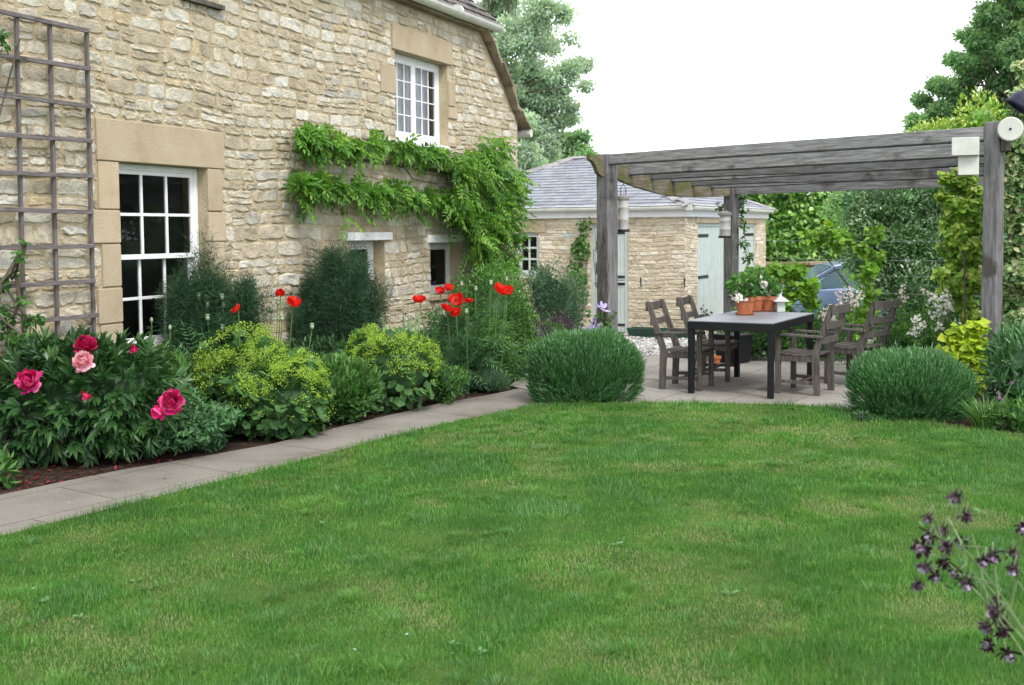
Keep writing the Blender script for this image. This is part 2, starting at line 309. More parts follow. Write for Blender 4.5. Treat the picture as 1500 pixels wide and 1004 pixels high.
def blob(rng, c, r, n, shell=.35, lob=.2, ex=2., zmin=None, up=None, fr=3.2):
    """points filling a lumpy ellipsoid, thicker towards the surface; returns points and outward normals"""
    d = unit(rng, int(n)); d0 = d
    if up is not None: d[:, 2] = np.where(rng.random(len(d)) < up, np.abs(d[:, 2]), d[:, 2])
    sc = (np.abs(d)**ex).sum(1)**(-1/ex); rad = sc*(1-shell*rng.random(len(d))**1.3)*(1+lob*lobes(rng, d0, fr=fr))
    r = np.asarray(r, float); P = np.asarray(c)+d*rad[:, None]*r; Nn = nrm(d/r)
    if zmin is not None:
        k = P[:, 2] > zmin; P = P[k]; Nn = Nn[k]
    return P, Nn
def orient(rng, Nn, out=.6, up=.3, rand=.6, nface=.6):
    A = nrm(Nn*out+np.array([0, 0, up])+unit(rng, len(Nn))*rand); Nf = Nn*nface+np.array([0, 0, .35])+unit(rng, len(Nn))*.55
    return A, Nf
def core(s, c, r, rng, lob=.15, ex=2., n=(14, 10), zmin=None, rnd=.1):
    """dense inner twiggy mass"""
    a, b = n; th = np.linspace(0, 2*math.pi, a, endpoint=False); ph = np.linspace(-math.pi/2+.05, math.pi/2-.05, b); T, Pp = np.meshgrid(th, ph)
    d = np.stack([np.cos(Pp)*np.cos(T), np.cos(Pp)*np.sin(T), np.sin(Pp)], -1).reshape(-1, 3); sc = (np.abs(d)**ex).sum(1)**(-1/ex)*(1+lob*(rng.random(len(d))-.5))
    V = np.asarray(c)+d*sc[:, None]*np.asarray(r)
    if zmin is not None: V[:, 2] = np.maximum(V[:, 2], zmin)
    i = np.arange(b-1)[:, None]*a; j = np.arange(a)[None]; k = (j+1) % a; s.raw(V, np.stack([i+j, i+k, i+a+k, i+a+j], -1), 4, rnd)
# ================================================================== SETTING
def gz(X, Y):      # the drive falls away behind the terrace
    t = np.clip((np.asarray(Y, float)-15.5)/6.0, 0, 1); return -.35*t*t*(3-2*t)
def sheet(name, poly, mat, z, n=2.0, kind='structure', follow=True):
    """flat-ish polygon as one sheet, gridded so that it follows the ground"""
    s = Soup(); P = np.array([p[:2] for p in poly], float); c = P.mean(0)
    s.raw([(x, y, z+(float(gz(x, y)) if follow and z < 0 else 0)) for x, y in P], [list(range(len(P)))], len(P)); o = s.build(name, mat); tag(o, kind=kind); return o
def gridsheet(name, xs, ys, mat, dz, rough=0, seed=0):
    X, Y = np.meshgrid(xs, ys); Z = gz(X, Y)+dz+(fbm(X, Y, 3., seed)-.5)*rough; V = np.stack([X, Y, Z], -1).reshape(-1, 3); a = len(xs); b = len(ys)
    i = np.arange(b-1)[:, None]*a; j = np.arange(a-1)[None]; s = Soup(); s.raw(V, np.stack([i+j, i+j+1, i+a+j+1, i+a+j], -1), 4); o = s.build(name, mat, smooth=True); tag(o, kind='structure'); return o
xs = np.concatenate([[-400, -150, -60, -30], np.linspace(-20, 24, 45), [35, 60, 150, 400]]); ys = np.concatenate([[-200, -60, -20, -8], np.linspace(-4, 36, 41), [45, 60, 100, 250, 600]])
gridsheet('ground', xs, ys, M['far'], -.06)
# path edges read off the photograph, as ground points
bed_px = [(-260, 778), (-60, 738), (0, 725), (90, 706), (180, 688), (300, 668), (400, 650), (520, 620), (640, 592), (720, 578), (775, 566), (860, 548)]
lawn_px = [(-260, 862), (-60, 808), (0, 793), (100, 767), (200, 742), (300, 716), (400, 692), (500, 664), (600, 638), (700, 615), (780, 598)]
bed = [G(*p) for p in bed_px]; lw = [G(*p) for p in lawn_px]
far_px = [(860, 597), (940, 594), (1060, 595), (1170, 598), (1250, 604), (1340, 618), (1420, 632), (1500, 642)]
far = [G(*p) for p in far_px]
bed = [bed[0]+(bed[0]-bed[1])*2.2]+bed; lw = [lw[0]+(lw[0]-lw[1])*2.2]+lw
path_poly = bed+[G(940, 560)]+[G(940, 596), G(860, 600)]+lw[::-1]
sheet('path', path_poly, M['path'], .0)
patio_poly = [G(842, 604), G(1000, 603), G(1170, 604), G(1262, 612), G(1420, 560), (6.4, 14.2), G(1190, 534), G(1090, 532), G(950, 521), G(800, 524), G(745, 566), G(790, 575)]
sheet('patio', patio_poly, M['patio'], .006)
lawn_poly = [tuple(p[:2]) for p in lw]+[tuple(p[:2]) for p in far]+[(5.9, 8.7), (6.0, 5), (5.5, 0), (3, -3), (-9, -3)]
s = Soup(); s.raw([(x, y, .028) for x, y in lawn_poly]+[(x, y, -.03) for x, y in lawn_poly], [list(range(len(lawn_poly)))], len(lawn_poly)); n = len(lawn_poly)
s.raw([(x, y, .028) for x, y in lawn_poly]+[(x, y, -.03) for x, y in lawn_poly], [(i, (i+1) % n, n+(i+1) % n, n+i) for i in range(n)], 4); tag(s.build('lawn', M['turf']), kind='structure')
gridsheet('gravel_drive', np.linspace(-3, 15, 40), np.linspace(14.2, 27.3, 40), M['gravel'], -.03, .02, 3)
# soil beds
bl = [p[:2] for p in bed]; wallpts = [(.1-.405*t, 17-.914*t) for t in (0, 3, 6, 9, 12, 13.5)]
sheet('flower_bed_soil', [(x-.0, y) for x, y in bl]+[(1.0, 16.5), (.6, 18.5), (.1, 17)]+wallpts[1:], M['soil'], -.012)
sheet('right_bed_soil', [G(1420, 632)[:2], G(1500, 642)[:2], (6, 8.6), (9, 9), (9, 16), (5.5, 15.5), (4.5, 13), G(1262, 612)[:2], G(1340, 618)[:2]], M['soil'], .012)
# ------------------------------------------------------------------ grass blades (uncountable)
rng = np.random.default_rng(3)
Zu_ = np.array([0, 0, 1.])
def grass():
    Ps = []; LP = np.array(lawn_poly)
    for (y0, y1, dens, wd) in ((2.6, 5.4, 11500, .82), (5.4, 7.2, 8000, 1.05), (7.2, 9.2, 5200, 1.5), (9.2, 12, 4200, 1.9)):
        n = int((y1-y0)*10.5*dens); x = rng.uniform(-4.8, 5.9, n); y = rng.uniform(y0, y1, n); k = inpoly(x, y, lawn_poly) & (np.abs(x) < .455*y+1.1)
        k &= rng.random(n) < .5+.9*fbm(x, y, 5, 4)
        x = x[k]; y = y[k]; Ps.append(np.stack([x, y, np.full(len(x), .028), np.full(len(x), wd)], 1))
    P = np.concatenate(Ps); x, y = P[:, 0], P[:, 1]; n = len(P)
    tuft = fbm(x, y, 2.6, 11, 4); tuft = np.clip((tuft-.36)/.28, 0, 1); big = fbm(x, y, .8, 21, 2); dry = np.clip((fbm(x+.4*y, y, 1.7, 31, 4)-.5)/.22, 0, 1)*(1-.6*tuft)
    # longer at the edges against path and patio
    dm = np.full(n, 9.); e = np.array([p[:2] for p in lw]+[p[:2] for p in far])
    for i in range(len(e)-1):
        a, b = e[i], e[i+1]; t = np.clip(((x-a[0])*(b[0]-a[0])+(y-a[1])*(b[1]-a[1]))/((b-a)@(b-a)), 0, 1); dm = np.minimum(dm, np.hypot(x-a[0]-t*(b[0]-a[0]), y-a[1]-t*(b[1]-a[1])))
    L = (.018+.022*tuft**1.6)*(.6+.8*rng.random(n))*(1+.5*np.exp(-dm/.06)); L *= np.where(rng.random(n) < .03, 1.6, 1)
    Wd = .0028*P[:, 3]*(.7+.6*rng.random(n)); az = rng.random(n)*6.283+1.2*np.sin(2*x+1.3*y); tl = .25+.75*rng.random(n)
    A = np.stack([np.cos(az)*tl, np.sin(az)*tl, np.ones(n)*(1.25-.3*dry)], 1); Nf = np.stack([np.cos(az), np.sin(az), -tl*.2], 1)+rng.normal(size=(n, 3))*.4; Nf[:, 1] -= .3
    r = np.clip(.55+.13*rng.normal(size=n)+.4*(big-.5)+.48*(tuft-.42)-.62*dry*rng.random(n)*1.4, .0, 1); r = np.where(rng.random(n) < .04+.14*dry, rng.random(n)*.12, r)
    s = Soup(); s.leaves(P[:, :3], A, Nf, L, Wd, 'blade', r)
    # coarser tufts whose blades splay outwards, and a few flat broad leaved weeds
    m = 1500; cx = rng.uniform(-4.2, 5.4, m); cy = 3.2+7.6*rng.random(m)**1.3; k = inpoly(cx, cy, lawn_poly) & (fbm(cx, cy, 1.1, 51, 3) > .42); cx = cx[k]; cy = cy[k]; m = len(cx); q = 70; rad = rng.uniform(.03, .13, m)[:, None]; a = rng.random((m, q))*6.283; rr = np.sqrt(rng.random((m, q)))
    tx_ = (cx[:, None]+np.cos(a)*rr*rad).ravel(); ty_ = (cy[:, None]+np.sin(a)*rr*rad).ravel(); k = inpoly(tx_, ty_, lawn_poly); sp = (.35+.75*rr).ravel(); a = a.ravel(); n2 = len(a); tl_ = (rng.uniform(.035, .062, m)[:, None]*(1.15-.5*rr)).ravel()*(.7+.5*rng.random(n2)); tc = np.clip((rng.uniform(.45, .95, m)[:, None]+0*rr).ravel()+rng.normal(size=n2)*.1, 0, 1)
    A2 = np.stack([np.cos(a)*sp, np.sin(a)*sp, np.ones(n2)], 1)+rng.normal(size=(n2, 3))*.18; N2 = np.stack([-np.cos(a), -np.sin(a), sp], 1)+rng.normal(size=(n2, 3))*.3; P2 = np.stack([tx_, ty_, np.full(n2, .028)], 1); s.leaves(P2[k], A2[k], N2[k], tl_[k], .0026*(1+np.clip(P2[k][:, 1]-4, 0, 7)*.12), 'blade', tc[k])
    for px, py in ((200, 850), (215, 862), (120, 905), (70, 880), (470, 768), (660, 945), (700, 955), (905, 798), (1070, 870)):
        c_ = G(px, py, .04); j = 7; a = rng.random(j)*6.28; s.leaves(c_+np.stack([np.cos(a), np.sin(a), a*0], 1)*.008, np.stack([np.cos(a), np.sin(a), a*0+.35], 1), Zu_+rng.normal(size=(j, 3))*.3, rng.uniform(.02, .045, j), rng.uniform(.012, .022, j), 'oval', rng.uniform(.9, 1, j))
    tag(s.build('grass', M['grass']), 'short green lawn grass with paler dry patches', 'grass', kind='stuff')
grass()
# ================================================================== STONEWORK
def stones(s, s0, s1, z0, z1, holes, mp, rng, hr=(.06, .15), wr=(.12, .42), gap=.009, dep=(.006, .018), ztop=None, smin=None, rag=.006):
    cells = []
    def row(a, b, za, zb):
        if b-a < .05: return
        h = zb-za; x = a-rng.random()*.15
        while x < b:
            w_ = rng.uniform(*wr)*(.75+2.4*h)*(1.0 if rng.random() > .2 else .55); e = x+w_
            if b-e < .07: e = b
            xa, xb = max(x, a), min(e, b)
            if xb-xa > .045:
                if h > .095 and rng.random() < .22 and xb-xa > .1:
                    m = za+h*rng.uniform(.4, .6); cells.append((xa, xb, za, m)); cells.append((xa, xb, m, zb))
                else: cells.append((xa, xb, za, zb))
            x = e
    z = z0
    while z < z1:
        h = rng.uniform(*hr)*(1 if rng.random() > .15 else 1.25); zb = min(z+h, z1); iv = [(s0, s1)]
        for (ha, hb, hz0, hz1) in holes:
            if hz0 < zb-.01 and hz1 > z+.01:
                iv = [q for a, b in iv for q in ((a, min(b, ha)), (max(a, hb), b)) if q[1]-q[0] > .02]
                if zb-hz1 > .035: row(ha, hb, hz1, zb)
                if hz0-z > .035: row(ha, hb, z, hz0)
        for a, b in iv: row(a, b, z, zb)
        z = zb
    cells = [q for q in cells if not any(h_[0]-.01 < (q[0]+q[1])/2 < h_[1]+.01 and h_[2]-.01 < (q[2]+q[3])/2 < h_[3]+.01 for h_ in holes)]
    c = np.array(cells); n = len(c)
    if ztop is not None:
        k = c[:, 3] < ztop((c[:, 0]+c[:, 1])/2)-.02; c = c[k]; n = len(c)
    hw = (c[:, 1]-c[:, 0])/2-gap*(.35+.5*rng.random(n)); hh = (c[:, 3]-c[:, 2])/2-gap*(.3+.5*rng.random(n)); cx = (c[:, 0]+c[:, 1])/2; cz = (c[:, 2]+c[:, 3])/2
    U = np.array([-1, -.86, -.45, 0, .45, .86, 1]); Vv = np.array([-1, -.78, 0, .78, 1]); u, v = np.meshgrid(U, Vv); u = u.ravel(); v = v.ravel(); m = len(u)
    ring = (np.abs(u) == 1) | (np.abs(v) == 1); px = u*(1-.10*v**4); pz = v*(1-.24*u**4)
    jx = rng.normal(size=(n, m))*.005; jz = rng.normal(size=(n, m))*rag; sk = rng.normal(size=(n, 1))*.06
    X = cx[:, None]+px[None]*hw[:, None]+jx; Z = cz[:, None]+(pz[None]+sk*u[None])*hh[:, None]+jz*np.minimum(1, hh[:, None]/.04)
    dd = rng.uniform(*dep, n); O = np.where(ring[None], -.004, dd[:, None]*(1+.35*rng.normal(size=(n, m))*.8)+rng.normal(size=(n, 1))*.12*.03*u[None])
    X = X+.0*Z; Zw = Z+.016*np.sin(X*1.7+Z*2.1)+.01*np.sin(X*4.3+1.3)
    V = mp(X.ravel(), O.ravel(), Zw.ravel() if ztop is not None or True else Z.ravel())
    i = np.arange(4)[:, None]*7; j = np.arange(6)[None]; q = np.stack([i+j, i+j+1, i+7+j+1, i+7+j], -1).reshape(-1, 4)
    Fc = q[None]+np.arange(n)[:, None, None]*m; s.raw(V, Fc, 4, np.repeat(rng.random(n), len(q)))
def wallface(s, s0, s1, z0, ztop, holes, mp, extra=(), y=0.0, reveal=.28):
    xs_ = sorted(set([s0, s1]+[h for H in holes for h in H[:2]]+[e for e in extra if s0 < e < s1])); zs = sorted(set([z0]+[h for H in holes for h in H[2:]]))
    for a, b in zip(xs_[:-1], xs_[1:]):
        zz = zs+[None]
        for k in range(len(zs)):
            c0 = zz[k]; c1 = zz[k+1]; m = (a+b)/2; mz = c0+1e-3 if c1 is None else (c0+c1)/2
            if any(H[0] < m < H[1] and H[2] < mz < H[3] for H in holes): continue
            ta, tb = (ztop(a), ztop(b)) if c1 is None else (c1, c1)
            s.raw(mp(np.array([a, b, b, a]), np.full(4, y), np.array([c0, c0, tb, ta])), [(0, 1, 2, 3)], 4)
    for (a, b, c, d) in holes:
        for q in (((a, c), (a, d)), ((b, c), (b, d)), ((a, c), (b, c)), ((a, d), (b, d))):
            (x0, q0), (x1, q1) = q; s.raw(mp(np.array([x0, x1, x1, x0]), np.array([y, y, -reveal, -reveal]), np.array([q0, q1, q1, q0])), [(0, 1, 2, 3)], 4)
ident = lambda x, o, z: np.stack([x, o, z], -1)
def slates(s, P0, ea, eb, nn, inside, a0, a1, b0, b1, wr, hh, th, rng, lift=.016, ov=.03):
    P0, ea, eb, nn = [np.array(q, float) for q in (P0, ea, eb, nn)]; b = b0; row = 0
    while b < b1:
        a = a0-rng.random()*wr[1]
        while a < a1:
            w_ = rng.uniform(*wr); ca = a+w_/2
            if inside(ca, b+hh*.3):
                l = lift*(1+.5*(rng.random()-.5)); q = [(a+.004, b-ov, l+th), (a+w_-.004, b-ov, l+th), (a+w_-.004, b+hh, th*.6), (a+.004, b+hh, th*.6), (a+.004, b-ov, l), (a+w_-.004, b-ov, l)]
                V = [P0+ea*x+eb*(y+rng.normal()*0.002)+nn*z for x, y, z in q]; s.raw(V, [(0, 1, 2, 3), (4, 5, 1, 0)], 4, rng.random())
            a += w_
        b += hh; row += 1
# ================================================================== HOUSE
H0 = np.array([.1, 17., 0]); HD = nrm(np.array([.405, .914, 0])); HN = np.array([HD[1], -HD[0], 0])
def hw(px, py, off=0.0):
    p = PL(px, py, H0+HN*off, HN); return float(np.dot(p-H0, -HD)), float(p[2])
house = thing('stone_house', 'large old limestone house with white windows and wisteria on its front wall', 'house', H0, math.atan2(-HD[1], -HD[0]))
HL = 13.6
w0L = hw(172, 237); w0R = hw(302, 250); w0 = (w0R[0], w0L[0], hw(182, 520)[1], w0L[1])
w1L = hw(578, 66); w1R = hw(655, 95); w1 = (w1R[0], w1L[0], hw(645, 214)[1], w1R[1])
a_ = hw(513, 353); b_ = hw(563, 355); sl0 = hw(632, 434)[1]; w2 = (b_[0], a_[0], sl0, a_[1])
a_ = hw(630, 356); b_ = hw(675, 358); w3 = (b_[0], a_[0], sl0, a_[1])
sl_px = hw(262, 1); w4 = (hw(322, 2)[0]+.05, sl_px[0]-.05, sl_px[1]+.05, sl_px[1]+.9)
holes = [w0, w1, w2, w3]
TE = hw(706, 52)[0]; prof = [hw(706, 56), hw(722, 92), hw(735, 122), hw(748, 158), hw(757, 178)]
pt = np.array([0.0]+[p[0] for p in prof[::-1]]); pz = np.array([prof[-1][1]-.02]+[p[1] for p in prof[::-1]])
EZ = hw(660, 22)[1]-.06
def ztop(x):
    return np.where(np.asarray(x) > TE, EZ, np.interp(x, pt, np.minimum(pz, EZ)))
s = Soup(); wallface(s, -0.0, HL, -.3, lambda q: float(ztop(q)), holes, ident, extra=list(np.linspace(0, TE, 8))+[TE+.001])
D_ = 6.0
s.raw([(0, 0, -.5), (0, -D_, -.5), (0, -D_, float(ztop(0))), (0, 0, float(ztop(0)))], [(0, 1, 2, 3)], 4); s.raw([(HL, 0, -.5), (HL, -D_, -.5), (HL, -D_, EZ), (HL, -D_/2, EZ+3.2), (HL, 0, EZ)], [(0, 1, 2, 3, 4)], 5); s.raw([(0, -D_, -.5), (HL, -D_, -.5), (HL, -D_, EZ), (TE, -D_, EZ), (0, -D_, float(ztop(0)))], [(0, 1, 2, 3, 4)], 5)
s.raw([(TE, .0-.01, EZ-.02), (TE, -D_, EZ-.02), (TE, -D_/2, EZ+3.1)], [(0, 1, 2)], 3)
wall = s.build('wall', M['mortar'], house)
# dressed stone round the openings
rs = np.random.default_rng(8); s = Soup(); excl = []
def slab(a, b, c, d, proud=.022, deep=-.10): q_ = Soup(); q_.bb(a, b, deep, proud, c, d, rs.random()); q_.build('dressed_stone', M['ashlar'], house, bevel=.006); excl.append((a, b, c, d))
l0 = hw(138, 172); l1 = hw(326, 207); slab(l1[0], l0[0], w0[3]+.001, l0[1], .024)
z = w0[3]
for i, (h, wl, wr_) in enumerate(((.40, .22, .19), (.28, .33, .23), (.36, .20, .20), (.30, .26, .30), (.5, .24, .2))):
    zb = max(z-h, w0[2]-.12); slab(w0[1]+.001, w0[1]+wl*1.05, zb+.006, z-.006, .018+.004*(i % 2)); slab(w0[0]-wr_*1.1, w0[0]-.001, zb+.006, z-.006, .018+.004*((i+1) % 2)); z = zb
l0 = hw(574, 38); slab(w1[0]-.12, w1[1]+.08, w1[3]+.001, w1[3]+.30, .024)
z = w1[3]
for i, (h, wl, wr_) in enumerate(((.20, .12, .10), (.34, .36, .20), (.16, .12, .26), (.30, .14, .12), (.40, .1, .22))):
    zb = max(z-h, w1[2]); 
    if i in (1,): slab(w1[1]+.001, w1[1]+wl, zb+.006, z-.006, .02)
    if i in (1, 2, 4): slab(w1[0]-wr_, w1[0]-.001, zb+.006, z-.006, .02)
    z = zb
    if z <= w1[2]+.01: break
s = Soup(); s.bb(w4[0]-.05, w4[1]+.05, -.1, .06, w4[2]-.04, w4[2]); s.build('window_sill', M['chair'], house)
s = Soup(); stones(s, .02, HL, -.25, EZ+.02, holes+excl, ident, np.random.default_rng(21), hr=(.065, .145), wr=(.12, .40), gap=.011, dep=(.005, .016), ztop=ztop); s.build('rubble_stone', M['rubble'], house, smooth=False)
s = Soup(); stones(s, 0.02, 5.9, -.25, 3.0, [], lambda x, o, z: np.stack([-o, -x, z], -1), np.random.default_rng(22)); s.build('end_wall_stone', M['rubble'], house)
def window(parent, rect, y, cols, rows, mt, fw=.055, bar=.022, mull=0, sash=False, room='dark', name='window', deep=1.6, cur=None, leafs=1):
    a, b, c, d = rect; s = Soup(); e = .003
    s.bb(a+e, a+fw, y-.07, y, c+e, d-e); s.bb(b-fw, b-e, y-.07, y, c+e, d-e); s.bb(a+fw, b-fw, y-.07, y-.002, d-fw, d-e); s.bb(a+fw, b-fw, y-.07, y+.0, c+e, c+fw*1.2)
    fr_ = s.build(name, mt, parent, bevel=.003); ia, ib, ic, id_ = a+fw, b-fw, c+fw*1.2, d-fw; gls = Soup()
    def leaf(a, b, c, d, y, cols, rows, st=.035):
        s = Soup(); s.bb(a, a+st, y-.035, y, c, d); s.bb(b-st, b, y-.035, y, c, d); s.bb(a+st, b-st, y-.035, y-.001, d-st, d); s.bb(a+st, b-st, y-.035, y-.001, c, c+st*1.25)
        for i in range(1, cols): x = a+st+(b-a-2*st)*i/cols; s.bb(x-bar/2, x+bar/2, y-.03, y-.004, c+st, d-st)
        for i in range(1, rows): zz = c+st*1.25+(d-c-2.25*st)*i/rows; s.bb(a+st, b-st, y-.028, y-.006, zz-bar/2, zz+bar/2)
        s.build('sash', mt, fr_, bevel=.002); gls.raw([(a+st/2, y-.018, d-st/2), (b-st/2, y-.018, d-st/2), (b-st/2, y-.018, c+st/2), (a+st/2, y-.018, c+st/2)], [(0, 1, 2, 3)], 4)
    if sash:
        mid = (ic+id_)/2+.0; leaf(ia, ib, mid-.02, id_, y-.012, cols, rows); leaf(ia, ib, ic, mid+.015, y-.052, cols, rows)
    elif mull:
        m_ = (ia+ib)/2; leaf(ia, m_-.001, ic, id_, y-.008, cols, rows, mull); leaf(m_+.001, ib, ic, id_, y-.008, cols, rows, mull)
    else: leaf(ia, ib, ic, id_, y-.01, cols, rows)
    gls.build('glass', M['glass'], fr_)
    s = Soup(); yb = y-.08; p = .25
    x0, x1, z0, z1 = a-p*.2, b+p, c-.02, d+.02
    V = [(x0, yb, z0), (x1, yb, z0), (x1, yb, z1), (x0, yb, z1), (x0, yb-deep, z0), (x1, yb-deep, z0), (x1, yb-deep, z1), (x0, yb-deep, z1)]
    s.raw(V, [(4, 5, 6, 7), (0, 1, 5, 4), (3, 2, 6, 7), (1, 2, 6, 5), (0, 3, 7, 4)], 4)
    s.build('room_behind_glass', M[room], fr_)
    if cur:
        s = Soup(); n = 40; X = np.linspace(a+.03, b-.03, n); yy = y-.16+.018*np.sin(X*55)+.01*np.sin(X*23); s.raw(np.stack([np.r_[X, X], np.r_[yy, yy], np.r_[np.full(n, c+cur*(d-c)), np.full(n, d)]], 1), [(i, i+1, n+i+1, n+i) for i in range(n-1)], 4); s.build('curtain', M['curtain'], fr_, smooth=True)
    return fr_
f0 = window(house, w0, -.10, 3, 2, M['white'], sash=True, bar=.026)
tag(f0, 'tall white sash window between dressed stone jambs')
s = Soup(); s.bb(w0[0]-.045, w0[0]-.02, -1.5, -.19, w0[2], w0[3]-.01); s.build('shutter', M['roomgrey'], f0)
s = Soup(); s.bb(w0[0]-.02, w0[1]+.0, -.1, .05, w0[2]-.085, w0[2]-.001); s.build('window_sill', M['white'], f0, bevel=.008)
f1 = window(house, w1, -.12, 3, 4, M['white'], bar=.015, mull=.052, cur=.02, room='roomgrey', deep=.6); tag(f1, 'white upstairs casement with drawn pale curtains')
s = Soup(); s.bb(w1[0]+.002, w1[1]-.002, -.119, .035, w1[2]-.05, w1[2]+.002); s.build('window_sill', M['white'], f1, bevel=.006)
f2 = window(house, w2, -.15, 1, 1, M['white'], fw=.07, deep=1.2); tag(f2, 'small low window under left white lintel'); f3 = window(house, w3, -.16, 1, 1, M['white'], fw=.06, deep=1.2, room='roomgrey'); tag(f3, 'small low window under right white lintel')
for (p, q, f) in (((503, 341), (571, 352), w2), ((625, 344.5), (682, 356), w3)):
    a = hw(*p); b = hw(*q); s = Soup(); s.bb(b[0], a[0], -.1, .045, f[3]-.0, a[1]); s.build('lintel', M['white'], house, bevel=.006)
for f, w_ in ((f2, w2), (f3, w3)): s = Soup(); s.bb(w_[0]-.05, w_[1]+.05, -.15, .05, w_[2]-.06, w_[2]+.001); s.build('window_sill', M['ashlar'], f, bevel=.006)
# roof
s = Soup(); pu = nrm(np.array([0, -1, 1.05])); pn = nrm(np.array([0, 1.05, 1])); ry = D_/2+.25
s.raw([(TE-.12, .12, EZ+.08), (HL+.2, .12, EZ+.08), (HL+.2, -D_/2, EZ+.02+(D_/2+.2)*1.05), (TE-.12, -D_/2, EZ+.02+(D_/2+.2)*1.05), (HL+.2, -D_-.2, EZ), (TE-.12, -D_-.2, EZ)], [(0, 1, 2, 3), (3, 2, 4, 5)], 4)
roof = s.build('roof', M['sslate'], house)
s = Soup(); s.bb(TE-.11, HL+.1, -.3, .115, EZ-.03, EZ+.085); s.build('eaves_board', M['vslate'], roof)
s = Soup(); slates(s, (0, .12, EZ+.09), (1, 0, 0), pu, pn, lambda a, b: True, TE-.1, HL+.1, 0, 4.5, (.16, .34), .16, .02, np.random.default_rng(5)); s.build('roof_slates', M['sslate'], roof)
s = Soup(); th = np.linspace(math.pi, 2*math.pi, 9); r = .078; pr = [(.17+r*math.cos(q), EZ+.07+r*math.sin(q)) for q in th]+[(.17+(r-.006)*math.cos(q), EZ+.07+(r-.006)*math.sin(q)) for q in th[::-1]]
V = [(TE-.20, y, z) for y, z in pr]+[(HL, y, z) for y, z in pr]; n = len(pr)
s.raw(V, [((i+1) % n, i, n+i, n+(i+1) % n) for i in range(n)], 4); s.raw(V, [list(range(n))], n)
for tx in np.arange(TE+.6, HL, 1.1): s.bb(tx-.012, tx+.012, 0, .12, EZ-.02, EZ-.005)
for tx in (TE+1.1, TE+3.2): s.tube([(tx-.04, .17, EZ+.068), (tx+.04, .17, EZ+.068)], .083, 14)
s.build('gutter', M['cream'], house, smooth=False)
# catslide end roof with stone slates seen edge on
pp = [(x, float(np.interp(x, pt, pz))) for x in np.linspace(TE+.05, -.22, 11)]; pp = [(x, z if x > 0 else pz[0]-(0-x)*.55) for x, z in pp]
s = Soup(); pts = [(x, z+.03) for x, z in pp]
s.prism(pts+[(x, z-.03) for x, z in pts[::-1]], -D_-.1, -.02); cr = s.build('lower_roof', M['sslate'], house)
s = Soup(); rr = np.random.default_rng(4)
for i, (x, z) in enumerate(pp[:-1]):
    x1, z1 = pp[i+1]; dx, dz = x1-x, z1-z; L = math.hypot(dx, dz); ux, uz = dx/L, dz/L
    for k in range(2):
        y1 = .10+rr.random()*.05; a = np.array([x+dx*.5*k-ux*.05, 0, z+dz*.5*k-uz*.05+.075]); b = np.array([x+dx*(.5*k+.62)+ux*.05, 0, z+dz*(.5*k+.62)+uz*.05+.045]); yc = (y1-1.2)/2
        s.bar(a+[0, yc, 0], b+[0, yc, 0], y1+1.2, .026+.014*rr.random(), (uz*-1, 0, ux) if False else (0, 0, 1), rr.random())
s.build('verge_slates', M['vslate'], cr)
s = Soup(); ge = pp[-1]; s.tube([(ge[0]-.03, .12, ge[1]-.02), (ge[0]-.03, -D_, ge[1]-.02)], .06, 12); s.build('gutter', M['cream'], cr)
# glass bottle on the sill of the low window
bp = H0+HN*(-.3)+(-HD)*((w3[0]+w3[1])/2+.08)
s = Soup(); s.lathe((0, 0, 0), [(0, 0), (.032, 0), (.035, .02), (.035, .13), (.028, .155), (.012, .17), (.012, .2), (.018, .2), (.018, .225), (0, .23)], 16)
# ================================================================== TRELLIS
trel = thing('wall_trellis', 'grey weathered wooden trellis fixed to the stone wall left of the sash window', 'trellis', H0, math.atan2(-HD[1], -HD[0]))
tv = [(128, 45, 139, 495), (74, 35, 86, 500), (25, 22, 37, 498), (-28, 8, -18, 500), (-85, -4, -76, 505)]
ends = [(hw(a, b, .06), hw(c, d, .06)) for a, b, c, d in tv]
for (a, b) in ends:
    s = Soup(); s.bar((a[0], .05, a[1]), (b[0], .05, b[1]), .026, .03, (0, 1, 0)); s.build('upright', M['trelz'], trel, bevel=.002)
for (l, r) in (((0, 17), (127, 45)), ((0, 81), (129, 101)), ((0, 139), (131, 156)), ((0, 197), (132, 207)), ((0, 253), (133, 258)), ((0, 307), (133, 311)), ((0, 363), (135, 361)), ((0, 420), (136, 412)), ((66, 469), (141, 462))):
    a = hw(*l, .075); b = hw(*r, .075); dl = (a[1]-b[1])/(a[0]-b[0]); x1 = ends[-1][0][0]+.06 if l[0] == 0 else a[0]
    s = Soup(); s.bar((x1, .078, b[1]+dl*(x1-b[0])), (b[0]-.02, .078, b[1]), .022, .034, (0, 0, 1)); s.build('rail', M['trelx'], trel, bevel=.002)
# ================================================================== GARAGE
GC = np.array([3.30, 21.5, 0.]); gd = nrm(np.array([-.891, .454, 0])); gn = np.array([-gd[1], gd[0], 0])   # x along the front wall (to the left), y outwards
gn = np.array([gd[1]*-1, gd[0], 0]); L1, L2, GB, GE = 6.0, 6.1, -.45, 2.08
gar = thing('stone_outbuilding', 'low stone outbuilding with grey slate hipped roof and pale sage doors', 'outbuilding', GC, math.atan2(gd[1], gd[0]))
def gw(px, py):
    p = PL(px, py, GC, gn); return float(np.dot(p-GC, gd)), float(p[2])
def gs(px, py):
    p = PL(px, py, GC, gd); return float(np.dot(p-GC, -gn)), float(p[2])
mr_ = lambda x, o, z: np.stack([-o, -x, z], -1)
a_ = gw(757, 341); b_ = gw(790, 404); gwin = (b_[0], a_[0], b_[1], a_[1])
a_ = gw(866, 328); b_ = gw(920, 480); gdoor = (b_[0], a_[0], -.33, a_[1])
a_ = gs(1022, 327); b_ = gs(1107, 329); gdd = (a_[0], b_[0], -.33, a_[1])
